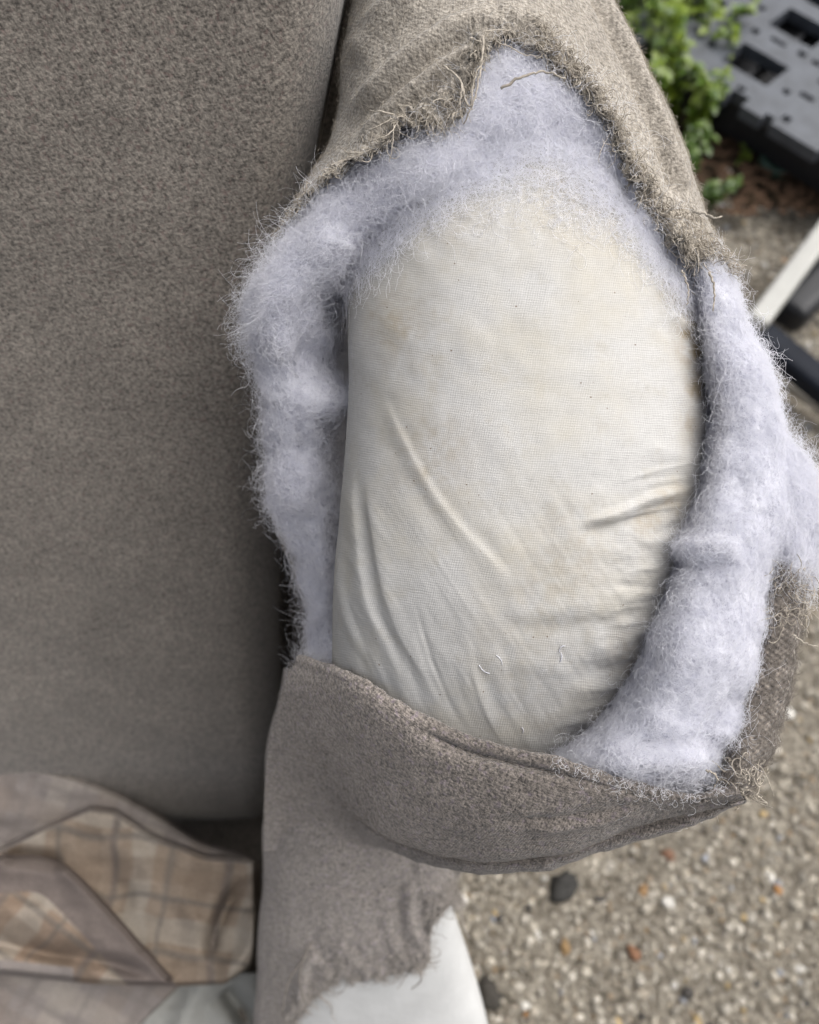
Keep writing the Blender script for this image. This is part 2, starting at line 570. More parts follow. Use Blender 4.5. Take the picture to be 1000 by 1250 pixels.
M['leaf'] = leaf_mat('leaf', (0.065, 0.135, 0.014), (0.23, 0.31, 0.03))
M['dark_leaf'] = leaf_mat('dark_leaf', (0.04, 0.09, 0.015), (0.12, 0.20, 0.025))


def concrete_mat():
    w = NT('concrete')
    ob = w.n('ShaderNodeTexCoord').outputs['Object']
    a = w.noise(ob, 9, 4, 0.6); b = w.noise(ob, 85, 5, 0.7); c = w.noise(ob, 320, 4, 0.7)
    col = w.ramp(b, [(0.32, (0.045, 0.038, 0.03)), (0.48, (0.20, 0.178, 0.145)), (0.66, (0.36, 0.33, 0.28))])
    col = w.mix(1.0, col, w.ramp(a, [(0.3, (0.75, 0.74, 0.72)), (0.7, (1.12, 1.12, 1.1))]), 'MULTIPLY')
    vo = w.n('ShaderNodeTexVoronoi', Scale=95.0, Randomness=1.0); w.l(ob, vo.inputs['Vector'])
    st = w.ramp(vo.outputs['Distance'], [(0.2, (1, 1, 1)), (0.42, (0, 0, 0))])
    sepc = w.n('ShaderNodeSeparateColor'); w.l(vo.outputs['Color'], sepc.inputs[0])
    sc = w.ramp(sepc.outputs[0], [(0.0, (0.12, 0.10, 0.08)), (0.3, (0.34, 0.30, 0.24)), (0.6, (0.45, 0.41, 0.34)), (0.86, (0.30, 0.19, 0.09)), (1.0, (0.52, 0.50, 0.47))])
    col = w.mix(w.math('MULTIPLY', st, 0.65), col, sc)
    w.l(col, w.b.inputs['Base Color'])
    w.b.inputs['Roughness'].default_value = 0.9
    w.b.inputs['Specular IOR Level'].default_value = 0.2
    h = w.math('ADD', w.math('MULTIPLY', b, 1.0), w.math('ADD', w.math('MULTIPLY', c, 0.4), w.math('MULTIPLY', st, 0.3)))
    w.l(w.bump(h, 1.0, 0.01), w.b.inputs['Normal'])
    return w.m


M['concrete'] = concrete_mat()
M['soil'] = plain('soil', (0.055, 0.042, 0.028), 0.95, 0.1, 0.6, 60, bump=0.012, bscale=70)

# ------------------------------------------------------------------ setting: ground
gx = np.r_[-60, -20, -6, -2, np.linspace(-0.4, 1.6, 150), 3, 8, 25, 60]
gy = np.r_[-60, -20, -6, -2, np.linspace(-0.5, 2.2, 200), 4, 9, 25, 60]
GX, GY = np.meshgrid(gx, gy)
GZ = 0.004 * n2(GX * 9, GY * 9, 3) + 0.003 * n2(GX * 34, GY * 34, 5)
GZ *= ((np.abs(GX) < 2.1) & (GY < 2.5) & (GY > -1))
G = np.stack([GX, GY, GZ], -1)
ground = link('ground', raw_mesh('ground', G.reshape(-1, 3), grid_faces(*GX.shape)), M['concrete'])
ground['kind'] = 'structure'


def ground_z(x, y):
    return 0.004 * n2(np.asarray(x) * 9., np.asarray(y) * 9., 3) + 0.003 * n2(np.asarray(x) * 34., np.asarray(y) * 34., 5)


# soil strip where the weeds grow and the pallet lies
sc_ = np.array([on_level(790, 40, 0), on_level(900, 215, 0), on_level(1010, 175, 0), on_level(1250, 330, 0)])[:, :2]
th = np.linspace(0, 2 * np.pi, 90, endpoint=False)
cxy = on_level(1010, 40, 0)[:2]
rr = np.linspace(0, 1, 40)
ang_r = 0.74 * (1 + 0.12 * n2(np.cos(th) * 2.4, np.sin(th) * 2.4, 9, 4))
ax1, ax2 = np.array([0.72, -0.69]), np.array([0.69, 0.72])
def soil_pt(r, t):
    i = np.interp(t, np.r_[th, 2 * np.pi], np.r_[ang_r, ang_r[0]])
    return cxy + (r * i * np.cos(t))[..., None] * ax1 * 1.15 + (r * i * np.sin(t))[..., None] * ax2 * 0.74
R_, T_ = np.meshgrid(rr, np.r_[th])
XY = soil_pt(R_, T_)
SZ = 0.012 + 0.02 * (1 - R_ ** 2) + 0.008 * n2(XY[..., 0] * 30, XY[..., 1] * 30, 4) * (1 - R_)
SZ = np.where(R_ > 0.97, -0.01, SZ)
soil = link('soil', raw_mesh('soil', np.dstack([XY, SZ]).reshape(-1, 3), np.concatenate([grid_faces(90, 40), np.stack([np.arange(39) + 89 * 40, np.arange(1, 40) + 89 * 40, np.arange(1, 40), np.arange(39)], -1)])), M['soil'])
soil['kind'] = 'structure'

# aggregate showing in the worn concrete
ico_v = []
t_ = (1 + 5 ** 0.5) / 2
for a in (-1, 1):
    for b in (-t_, t_):
        ico_v += [(0, a, b), (a, b, 0), (b, 0, a)]
ico_v = np.array(ico_v, float); ico_v /= np.linalg.norm(ico_v, axis=1, keepdims=True)
ico_f = []
for i in range(12):
    for j in range(i + 1, 12):
        for k in range(j + 1, 12):
            dd = [np.linalg.norm(ico_v[a] - ico_v[b]) for a, b in ((i, j), (j, k), (i, k))]
            if max(dd) < 1.1:
                f = (i, j, k)
                nrm = np.cross(ico_v[j] - ico_v[i], ico_v[k] - ico_v[i])
                ico_f.append(f if nrm @ ico_v[i] > 0 else (i, k, j))
ico_f = np.array(ico_f)
PAL = np.array([(0.42, 0.385, 0.32), (0.36, 0.325, 0.265), (0.50, 0.465, 0.40), (0.31, 0.285, 0.24), (0.25, 0.22, 0.175), (0.16, 0.14, 0.11), (0.62, 0.60, 0.55), (0.38, 0.20, 0.08), (0.28, 0.29, 0.31), (0.44, 0.33, 0.17), (0.06, 0.055, 0.05)])
PW = np.array([20, 18, 13, 16, 10, 7, 2, 0.5, 2.5, 1.5, 3.0]); PW /= PW.sum()


def pebbles(name, x0, x1, y0, y1, n, smin, smax, seed):
    r = np.random.default_rng(seed)
    x = r.uniform(x0, x1, n); y = r.uniform(y0, y1, n)
    d = n2(x * 7, y * 7, seed)
    keep = d > -0.75
    x, y = x[keep], y[keep]; n = len(x)
    s = smin + (smax - smin) * r.random(n) ** 2.6
    sc = s[:, None] * np.stack([r.uniform(0.8, 1.3, n), r.uniform(0.7, 1.1, n), r.uniform(0.45, 0.8, n)], 1)
    an = r.uniform(0, 6.28, n)
    v = ico_v[None] * (1 + 0.22 * r.normal(size=(n, 12, 1)))
    v = v * sc[:, None]
    ca, sa = np.cos(an)[:, None], np.sin(an)[:, None]
    X = v[..., 0] * ca - v[..., 1] * sa + x[:, None]
    Y = v[..., 0] * sa + v[..., 1] * ca + y[:, None]
    Z = v[..., 2] + (ground_z(x, y) + sc[:, 2] * r.uniform(-0.6, 0.25, n))[:, None]
    V = np.stack([X, Y, Z], -1).reshape(-1, 3)
    F = (ico_f[None] + 12 * np.arange(n)[:, None, None]).reshape(-1, 3)
    c = PAL[r.choice(len(PAL), n, p=PW)] * r.uniform(0.55, 1.05, (n, 1))
    o = link(name, raw_mesh(name, V, F, col=np.repeat(c, 12, 0)), M['pebble'])
    o['kind'] = 'stuff'
    tag(o, 'tan and cream aggregate pebbles showing in the worn concrete ground', 'pebbles')
    return o


pebbles('pebbles', -0.1, 1.35, -0.42, 1.75, 56000, 0.0014, 0.0078, 11)


def stone(px, py, size, c, label, name='stone', flat=0.6, seed=1, z=0.003):
    r = np.random.default_rng(seed)
    p = on_level(px, py, 0.005)
    u, v = np.meshgrid(np.linspace(0, 2 * np.pi, 20, endpoint=False), np.linspace(0, np.pi, 12))
    q = np.stack([np.cos(u) * np.sin(v), np.sin(u) * np.sin(v), np.cos(v)], -1)
    q = q * (1 + 0.42 * fbm(q * 1.9 + seed * 3.1, 3, seed)[..., None])
    q = q * np.array([size, size * 0.72, size * flat])
    a = r.uniform(0, 3)
    q = q @ np.array([[math.cos(a), math.sin(a), 0], [-math.sin(a), math.cos(a), 0], [0, 0, 1]])
    me = raw_mesh(name, q.reshape(-1, 3), grid_faces(12, 20, closed=True), col=np.tile(c, (240, 1)))
    o = link(name, me, M['pebble'])
    o.location = (p[0], p[1], z)
    o.location.z -= size * flat * 0.35
    return tag(o, label, 'stone')


stone(688, 1080, 0.021, (0.028, 0.027, 0.025), 'dark hole just below the sagging cover, put in as a black stone', seed=2, flat=0.5)  # black lump standing in for a dark hole in the ground
stone(598, 1215, 0.021, (0.04, 0.036, 0.03), 'dark brown stone beside the white torn chair arm', seed=5, flat=0.45)
stone(965, 870, 0.008, (0.70, 0.68, 0.63), 'bright white pebble at the far right edge near the rolled cover', seed=8)
stone(816, 1101, 0.0085, (0.50, 0.485, 0.45), 'round white pebble between two rusty orange ones', seed=9)
stone(786, 1087, 0.008, (0.24, 0.15, 0.075), 'small orange pebble left of a round white one', seed=12)
stone(775, 1163, 0.009, (0.20, 0.105, 0.06), 'rust brown pebble below a round white one and nearest the bottom edge', seed=15)
stone(690, 1155, 0.008, (0.25, 0.165, 0.08), 'small orange pebble nearest to the white torn arm', seed=16)
stone(817, 1044, 0.009, (0.18, 0.10, 0.065), 'reddish brown pebble below the right end of the sagging cover', seed=17)
stone(988, 228, 0.016, (0.74, 0.74, 0.74), 'white stone on the soil in front of the black pallet', seed=19, z=0.028)
stone(882, 222, 0.012, (0.55, 0.52, 0.48), 'pale grey stone at the edge of the weeds', seed=20, z=0.026)

# ------------------------------------------------------------------ the armchair
chair = empty('armchair', (-0.3, 0.05, 0))
tag(chair, 'grey brown wingback armchair with its wing cover torn open over white wadding', 'armchair')

# ---- backrest (inner back), reclined
zz = np.linspace(0.26, 1.17, 170)
xx = np.linspace(-0.66, 0.02, 130)
BX, BZ = np.meshgrid(xx, zz)
xr = lin([0.26, 0.40, 0.63, 0.75, 0.83, 0.93, 1.03, 1.17], [-0.12, -0.112, -0.090, -0.078, -0.068, -0.044, -0.018, 0.004], BZ)
BX = -0.66 + (BX + 0.66) / 0.68 * (xr + 0.66)
e_r = np.clip((xr - BX) / 0.035, 0, 1); e_l = np.clip((BX + 0.66) / 0.05, 0, 1)
e_b = np.clip((BZ - 0.26) / 0.22, 0, 1); e_t = np.clip((1.17 - BZ) / 0.06, 0, 1)
rnd = lambda e: 1 - np.sqrt(np.clip(1 - (1 - e) ** 2, 0, 1))
BY = 0.173 + (BZ - 0.493) * 0.323 + 0.07 * rnd(e_r) + 0.06 * rnd(e_l) + 0.16 * rnd(e_b) + 0.06 * rnd(e_t)
BY = BY - 0.010 * np.sin(np.clip((BX + 0.66) / 0.6, 0, 1) * np.pi) + 0.0012 * n2(BX * 14, BZ * 14, 6)
BP = np.stack([BX, BY, BZ], -1)
back = sheet('backrest', BP, 0.02, M['upholstery'], chair, uv=np.stack([BX, BZ], -1))
rear = box_mesh('back_panel', (0.66, 0.06, 0.86), 0.02, 3)
br = link('back_panel', rear, M['upholstery'], chair)
br.rotation_euler = (-math.atan(0.323), 0, 0); br.location = (-0.33, 0.40, 0.76)
br.matrix_parent_inverse = Matrix.Translation(chair.location).inverted()

# unseen block added inside the wing to keep light out of the gap
yz = [(0.10, 0.25), (0.10, 0.64), (0.17, 0.73), (0.36, 0.88), (0.46, 0.88), (0.42, 0.25)]
V = [(x_, y_, z_) for x_ in (-0.05, 0.045) for y_, z_ in yz]
me = bpy.data.meshes.new('wing_light_blocker')
me.from_pydata(V, [], [tuple(range(5, -1, -1)), tuple(range(6, 12))] + [(k, (k + 1) % 6, (k + 1) % 6 + 6, k + 6) for k in range(6)])
link('wing_light_blocker', me, M['upholstery'], chair)

# ---- wing: the calico covered pad
WY = [-160, 40, 200, 330, 480, 600, 700, 800, 900, 1010]
W_L = [425, 445, 432, 425, 425, 417, 409, 406, 418, 450]
W_R = [650, 740, 805, 852, 867, 860, 836, 800, 745, 690]
W_D = [0.392, 0.368, 0.354, 0.347, 0.343, 0.343, 0.347, 0.358, 0.382, 0.42]
PB = 0.058


def pad_lr(y): return spl(WY, W_L, y), spl(WY, W_R, y), spl(WY, W_D, y)


def pad_depth(px, py):
    l, r, d = pad_lr(py)
    s = np.clip((px - (l + r) / 2) / ((r - l) / 2), -0.985, 0.985)
    c = np.sqrt(np.clip(1 - np.abs(s) ** (2 / 0.9), 0, 1))
    return d + PB * (1 - c ** 0.85)


ys = np.linspace(-160, 1010, 560)
ph = np.linspace(-np.pi, np.pi, 720, endpoint=False)
ph = ph + 0.25 * np.sin(2 * ph) * 0        # even steps
YY, PH = np.meshgrid(ys, ph, indexing='ij')
l, r, d0 = pad_lr(YY)
sx = np.sign(np.sin(PH)) * np.abs(np.sin(PH)) ** 0.9
cz = np.sign(np.cos(PH)) * np.abs(np.cos(PH)) ** 0.85
PX = (l + r) / 2 + (r - l) / 2 * sx
end = np.sqrt(np.clip(1 - np.clip((YY - 900) / 112, 0, 1) ** 2, 0.0004, 1))
PX = (l + r) / 2 + (PX - (l + r) / 2) * end
PD = d0 + PB * (1 - cz * end)
front = smooth(-0.15, 0.25, np.cos(PH))
h = np.zeros_like(PX)
R = lambda pts, hh, w, asym=0.0, fade=0.25: ridge(PX, YY, pts, hh, w, asym, fade)
h += R([(458, 470), (490, 535), (530, 605), (585, 670), (640, 720)], 0.0013, 9, 0.6)
h -= R([(446, 480), (480, 545), (520, 615), (575, 680)], 0.0007, 12)
h += R([(428, 560), (436, 660), (458, 760), (500, 830)], 0.0016, 7, 0.5)
h += R([(445, 570), (462, 680), (492, 780), (540, 850)], 0.0011, 9, -0.4)
h -= R([(437, 580), (450, 680), (475, 780), (520, 850)], 0.0013, 7)
h += R([(412, 640), (420, 740), (445, 810)], 0.0012, 6)
h += R([(700, 640), (760, 622), (800, 605), (850, 592)], 0.0032, 7, 0.7, 0.3)
h -= R([(690, 655), (760, 640), (810, 622), (850, 612)], 0.0022, 12, 0.3)
h0 = h.copy(); h[:] = 0
h += R([(640, 665), (720, 655), (800, 640)], 0.0011, 16)
h += R([(822, 380), (838, 394), (862, 396)], 0.0026, 5, 0.4, 0.15)
h -= R([(800, 388), (836, 410), (862, 410)], 0.0018, 9)
h += R([(705, 795), (745, 790), (785, 772), (815, 760)], 0.0034, 15, 0.5, 0.3)
h -= R([(700, 815), (750, 810), (790, 792), (815, 782)], 0.0026, 9)
h += R([(690, 845), (740, 835), (790, 815)], 0.0026, 14, 0.3)
h -= R([(700, 862), (750, 850), (790, 832)], 0.0020, 9)
h += R([(650, 880), (710, 865), (760, 845)], 0.0016, 12)
h += R([(600, 745), (690, 745), (790, 715), (835, 690)], 0.0016, 15)
h -= R([(600, 765), (690, 765), (780, 742), (830, 715)], 0.0015, 12)
h += R([(580, 800), (660, 815), (720, 815)], 0.0012, 12)
h += R([(820, 470), (850, 500), (862, 540)], 0.0014, 9)
h += R([(780, 540), (825, 555), (860, 560)], 0.0013, 10)
h += R([(560, 620), (680, 690), (760, 700)], 0.0008, 18)
h += R([(520, 700), (610, 770), (700, 850)], 0.0006, 14)
h = 0.68 * h0 + 0.40 * h
for k in range(26):                                             # fine pulls running in from the sewn side and the hem
    y0 = 560 + 13.5 * k + rng.uniform(-6, 6); ln = rng.uniform(35, 120); x0 = float(spl(WY, W_R, np.array(y0))) - 4
    tl = rng.uniform(-0.05, 0.35)
    pts = [(x0, y0), (x0 - ln * 0.5, y0 + ln * tl * 0.5 + rng.uniform(-4, 4)), (x0 - ln, y0 + ln * tl)]
    h += R(pts, rng.uniform(0.0002, 0.0008) * rng.choice([1, 1, -1]), rng.uniform(2.5, 6), 0.3, 0.35)
for k in range(14):
    x0 = 425 + 18 * k + rng.uniform(-6, 6); y0 = 850 + 0.28 * (x0 - 425); ln = rng.uniform(60, 190)
    pts = [(x0, y0), (x0 - ln * 0.22, y0 - ln * 0.5), (x0 - ln * 0.36, y0 - ln)]
    h += R(pts, rng.uniform(0.0002, 0.0005) * rng.choice([1, -1]), rng.uniform(3, 7), 0.3, 0.4)
dg = (PX * 0.55 + YY * 0.83); dn = (PX * 0.83 - YY * 0.55)
low = smooth(480, 720, YY)
h += 0.00016 * n2(dn / 16, dg / 130, 21, 3) * low
h += 0.0007 * n2(PX / 80, YY / 80, 22, 3) + 0.00007 * n2(dn / 6, dg / 90, 25, 2) * low
h += 0.0004 * n2(PX / 22, YY / 15, 23, 3) * smooth(600, 820, PX) * low
PP = at(PX, YY, PD)
NN = normals(np.concatenate([PP, PP[:, :1]], 1))[:, :-1]
mid_i = 360
if np.mean(np.sum(NN[:, mid_i] * (C0 - PP[:, mid_i]), -1)) < 0: NN = -NN
PP = PP + NN * (h * front)[..., None]
stain = np.zeros_like(PX)
for (sx_, sy_, ra, ka) in ((848, 420, 15, 0.9), (852, 475, 10, 0.8), (842, 350, 22, 0.6), (845, 520, 9, 0.6), (480, 390, 26, 0.25), (500, 420, 40, 0.15), (700, 200, 60, 0.22), (790, 640, 14, 0.4), (750, 245, 30, 0.2), (530, 560, 34, 0.35), (560, 285, 26, 0.2), (820, 610, 15, .4), (690, 680, 40, 0.25), (640, 800, 50, 0.2), (770, 800, 22, .35)):
    stain += ka * np.exp(-((PX - sx_) ** 2 + (YY - sy_) ** 2 * 0.7) / (2 * ra ** 2)) * (0.65 + 0.6 * n2(PX / 12, YY / 12, 31, 3))
stain = np.clip(stain, 0, 0.9) * front
tint = 1 - stain[..., None] * (1 - np.array([0.58, 0.46, 0.28]))
uvp = np.stack([(PX - 640) * 0.345 / FPX * (1 + 0.25 * (np.abs(sx)) ** 3) - 0.04 * (1 - front) * np.sign(sx) + (YY - 500) * 0.00006, (YY) * 0.345 / FPX - (PX - 640) * 0.00003 + ((PX - 640) / 300) ** 2 * 0.006], -1)
F_ = grid_faces(560, 720, closed=True)
pad = link('wing_lining', raw_mesh('wing_lining', PP.reshape(-1, 3), F_, uvp.reshape(-1, 2), tint.reshape(-1, 3)), M['calico'], chair)
pad['label'] = 'cream calico lining over the padded wing, wrinkled and stained'
padP, padN, padX, padY = PP, NN, PX, YY

# ---- wing: the torn upper cover
CY = [-170, 0, 80, 170, 220, 290, 340, 500, 700]
C_L = [438, 430, 416, 404, 374, 346, 330, 315, 310]
C_R = [662, 747, 790, 832, 848, 872, 892, 935, 970]
C_D = [0.376, 0.356, 0.350, 0.3435, 0.340, 0.336, 0.335, 0.333, 0.333]
CB = 0.066


def cov_lr(y): return spl(CY, C_L, y), spl(CY, C_R, y), spl(CY, C_D, y)


ES = [-1.6, -1.0, -.93, -.875, -.8, -.715, -.6, -.5, -.36, -.29, -.19, -.09, 0, .09, .17, .33, .47, .57, .65, .74, .78, .87, 1.0, 1.15, 1.7]
EY = [330, 292, 262, 230, 212, 198, 180, 164, 158, 148, 116, 80, 52, 42, 42, 66, 110, 168, 220, 268, 305, 320, 334, 345, 350]
phi = np.linspace(math.radians(-140), math.radians(140), 760)
sv = np.sin(phi)
slin = np.where(phi < -np.pi / 2, -2 - sv, np.where(phi > np.pi / 2, 2 - sv, sv))
yedge = lin(ES, EY, slin)
jag = 5.0 * n2(slin * 14, slin * 0, 41, 4, 0.65) + 6 * np.maximum(n2(slin * 45, slin * 0 + 3, 42, 2), 0)
yedge = yedge + jag * smooth(-1.3, -1.0, slin)
tv = np.linspace(0, 1, 330)
tv = 1 - (1 - tv) ** 1.25
TV, YE = np.meshgrid(tv, yedge, indexing='ij')
CYY = -170 + (YE + 170) * TV
CPH = np.broadcast_to(phi, CYY.shape)
l, r, d0 = cov_lr(CYY)
CX = (l + r) / 2 + (r - l) / 2 * np.sign(np.sin(CPH)) * np.abs(np.sin(CPH)) ** 0.95
CD = d0 + CB * (1 - np.sign(np.cos(CPH)) * np.abs(np.cos(CPH)) ** 0.9)
near = YE - CYY                               # pixels above the torn edge
sl = np.broadcast_to(slin, CYY.shape)
CD = CD + 0.007 * smooth(0.3, 0.7, sl) * smooth(1.0, 0.85, sl)
hc = np.zeros_like(CX)
RC = lambda pts, hh, w, asym=0.0, fade=0.25: ridge(CX, CYY, pts, hh, w, asym, fade)
hc += RC([(418, 150), (470, 95), (530, 45), (600, 5)], 0.0046, 12, 0.4)
hc += RC([(425, 190), (480, 135), (540, 85), (595, 50)], 0.0048, 11, 0.4)
hc += RC([(455, 190), (510, 150), (560, 105), (590, 75)], 0.0036, 9, 0.3)
hc += RC([(425, 80), (470, 30), (520, -20)], 0.0036, 14)
hc += RC([(440, 40), (500, -10), (560, -50)], 0.0034, 14)
hc -= RC([(420, 170), (475, 115), (535, 65), (598, 28)], 0.0034, 9)
hc -= RC([(440, 195), (495, 142), (550, 95), (592, 62)], 0.0032, 7)
hc += RC([(728, -20), (768, 60), (806, 150), (838, 235)], 0.0034, 6, 0, 0.05)
hc -= RC([(718, -20), (757, 60), (795, 150), (825, 235)], 0.003, 5, 0, 0.05)
hc += RC([(560, 30), (640, 20), (690, 60)], 0.0016, 14)
rag = smooth(60, 0, near)
hc += rag * (0.0022 * n2(CX / 13, CYY / 13, 43, 4, 0.6) + 0.0012)
rg2 = smooth(75, 10, near) * smooth(0.25, 0.5, sl)
hc += rg2 * (0.0032 * n2(CX / 9, CYY / 11, 44, 4, 0.6) + 0.002)
rg3 = smooth(70, 5, near) * smooth(-0.75, -0.45, sl) * smooth(0.1, -0.1, sl)
hc += rg3 * (0.0022 * n2(CX / 20 + CYY / 30, CYY / 12 - CX / 30, 45, 4, 0.6) + 0.003)
hc += 0.0007 * n2(CX / 40, CYY / 40, 46, 3)
hc += 0.0035 * smooth(30, 0, near) * smooth(-0.2, -0.6, sl)          # lip lifted on the left
CPt = at(CX, CYY, CD)
CN = toward_cam(CPt, normals(CPt))
CPt = CPt + CN * hc[..., None]
CN = toward_cam(CPt, normals(CPt))
wing_cover = sheet('wing_cover', CPt, 0.0022, M['worn_upholstery'], chair, uv=np.stack([sl * 0.075, CYY * 0.35 / FPX], -1), N=CN)
wing_cover['label'] = 'torn upper wing cover, faded tan with a frayed edge'

# ---- lower cover: the sagging pocket
PK = np.array([
    # inside lip, rim, upper belly, belly, fold, tuck
    [(392, 838, .452), (366, 806, .425), (344, 846, .445), (329, 905, .485), (323, 968, .532), (322, 1040, .585)],
    [(440, 860, .412), (428, 829, .384), (415, 870, .392), (402, 915, .43), (396, 972, .512), (420, 1035, .568)],
    [(505, 895, .410), (498, 868, .371), (487, 910, .372), (468, 968, .397), (448, 998, .44), (480, 1030, .53)],
    [(578, 925, .392), (574, 903, .366), (566, 945, .362), (552, 1008, .372), (545, 1040, .405), (560, 1040, .48)],
    [(672, 945, .385), (668, 928, .356), (666, 965, .352), (664, 1018, .360), (662, 1046, .392), (660, 1030, .46)],
    [(752, 968, .382), (750, 952, .353), (752, 975, .3505), (756, 1000, .358), (760, 1014, .380), (745, 1000, .45)],
    [(828, 982, .380), (832, 973, .353), (835, 980, .352), (838, 988, .357), (842, 995, .370), (820, 985, .44)],
    [(880, 968, .378), (900, 966, .354), (905, 970, .354), (908, 974, .358), (908, 976, .368), (880, 965, .43)],
])
cu_ = np.linspace(0, 7, 520); cv_ = np.linspace(0, 5, 220)
tmp = spl(np.arange(8), PK, cu_)                       # 520 x 6 x 3
PKF = spl(np.arange(6), tmp.transpose(1, 0, 2), cv_)   # 220 x 520 x 3
kx, ky, kd = PKF[..., 0], PKF[..., 1], PKF[..., 2]
KP = at(kx, ky, kd)
KN = toward_cam(KP, normals(KP))
hk = np.zeros_like(kx)
RK = lambda pts, hh, w, asym=0.0, fade=0.25: ridge(kx, ky, pts, hh, w, asym, fade)
cvg = np.broadcast_to(cv_[:, None], kx.shape)
hk += 0.0022 * np.exp(-((cvg - 1.0) / 0.16) ** 2)                     # rolled hem at the rim
hk -= 0.0045 * np.exp(-((cvg - 1.5) / 0.22) ** 2) * smooth(480, 560, kx) * smooth(860, 780, kx)
hk += RK([(400, 950), (450, 998), (520, 1030), (600, 1040), (700, 1030), (790, 1000)], 0.0025, 8, 0.3)
hk -= RK([(430, 1000), (500, 1038), (580, 1052), (680, 1046), (780, 1012)], 0.001, 6)
hk += RK([(620, 1012), (700, 1008), (790, 985)], 0.0016, 5)
hk -= RK([(600, 1002), (700, 998), (790, 978)], 0.0016, 6)
hk += 0.0009 * n2(kx / 60, ky / 35, 51, 3)
hk += 0.0006 * n2(kx / 14, ky / 9, 52, 3) * smooth(1.4, 0.9, cvg)
KP = KP + KN * hk[..., None]
KN = toward_cam(KP, normals(KP))
painted_light = 1 + 1.1 * smooth(640, 370, kx - (cvg - 2.5) * 26 + 18 * n2(kx / 30, ky / 30, 55, 3))[..., None] * np.array([1.0, 1.02, 1.03])  # brighter lit left and shaded right of the pocket, painted into the colour
pocket = sheet('pocket_cover', KP, 0.0018, M['knit_upholstery'], chair, col=painted_light, N=KN)
pocket['label'] = 'lower wing cover sagging like an open pocket'

# the hem of the cover folded under the pocket
HM = np.array([[(394, 940, .490), (398, 958, .494), (410, 984, .515), (432, 1020, .57)],
               [(452, 985, .446), (455, 1004, .446), (464, 1028, .458), (480, 1040, .53)],
               [(548, 1022, .402), (551, 1040, .402), (556, 1063, .416), (560, 1050, .49)],
               [(660, 1028, .388), (662, 1044, .388), (664, 1061, .400), (655, 1045, .48)],
               [(755, 1002, .380), (757, 1016, .379), (762, 1034, .390), (745, 1010, .46)],
               [(838, 985, .372), (842, 996, .371), (848, 1006, .380), (820, 990, .44)],
               [(890, 965, .370), (898, 974, .369), (903, 981, .376), (870, 965, .42)]])
hmf = spl(np.arange(4), spl(np.arange(7), HM, np.linspace(0, 6, 320)).transpose(1, 0, 2), np.linspace(0, 3, 90))
HP = at(hmf[..., 0], hmf[..., 1], hmf[..., 2])
HN = toward_cam(HP, normals(HP))
HP = HP + HN * (0.0012 * n2(hmf[..., 0] / 40, hmf[..., 1] / 20, 57, 3))[..., None]
sheet('folded_hem', HP, 0.002, M['knit_upholstery'], chair, col=(1 + 0.7 * smooth(560, 400, hmf[..., 0]))[..., None] * np.ones(3), N=HN)  # left end of the hem lightened with the same painted light

# rolled edge up the outer side of the tear
RP = dense([(896, 968), (905, 940), (917, 905), (932, 860), (945, 810), (954, 760), (960, 712), (962, 690)], 150)
RDp = np.linspace(0.358, 0.366, 150)
tt = np.linspace(0, 1, 150)
rw = 20 + 8 * np.sin(tt * np.pi) + 3 * n2(tt * 9, tt * 0, 61, 3)
an = np.linspace(0, 2 * np.pi, 60, endpoint=False)
wob = 1 + 0.09 * n2(np.cos(an)[None] * 1.4 + tt[:, None] * 9, np.sin(an)[None] * 1.4, 62, 3)
endf = np.sqrt(np.clip(1 - np.clip((0.06 - tt) / 0.06, 0, 1) ** 2, 0.02, 1))[:, None]
tx = np.gradient(RP, axis=0); tx /= np.linalg.norm(tx, axis=1, keepdims=True)
nx_ = np.stack([-tx[:, 1], tx[:, 0]], 1)
ox = rw[:, None] * np.cos(an)[None] * wob * endf
RX = RP[:, None, 0] + nx_[:, None, 0] * ox
RY = RP[:, None, 1] + nx_[:, None, 1] * ox
RZ = RDp[:, None] - 0.0085 * np.sin(an)[None] * wob * endf + 0.004
rp = at(RX, RY, RZ)
rolled = link('rolled_hem', raw_mesh('rolled_hem', rp.reshape(-1, 3), grid_faces(150, 60, closed=True), np.stack(np.broadcast_arrays(an[None] * 0.0085, tt[:, None] * 0.1), -1).reshape(-1, 2)), M['rib_knit'], chair)
rolled['label'] = 'rolled, frayed edge of the cover on the outer side'
# the outer side of the cover, hanging from the rolled edge
q0 = at(RP[:, 0] + 6, RP[:, 1], RDp + 0.004)
sv_ = np.linspace(0, 1, 40)
q1 = at(RP[:, 0] - 120, RP[:, 1] - 10, RDp + 0.16)
OUT = q0[None] * (1 - sv_[:, None, None]) + q1[None] * sv_[:, None, None]
OUT[..., 0] += 0.002 * n2(sv_[:, None] * 5, tt[None] * 5, 64, 3) - 0.01 * np.sin(sv_ * np.pi)[:, None]
sheet('outer_cover', OUT, 0.002, M['upholstery'], chair, N=np.broadcast_to(np.array([1.0, 0, 0]), OUT.shape))

# ---- arm below the wing
AY = [800, 860, 900, 1000, 1060, 1100, 1160, 1250, 1350, 1550]
A_L = [352, 341, 331, 325, 323, 321, 318, 313, 309, 306]
A_R = [520, 535, 540, 545, 546, 556, 576, 601, 618, 640]
A_D = [.488, .50, .515, .548, .572, .59, .617, .652, .70, .84]
AB = 0.06


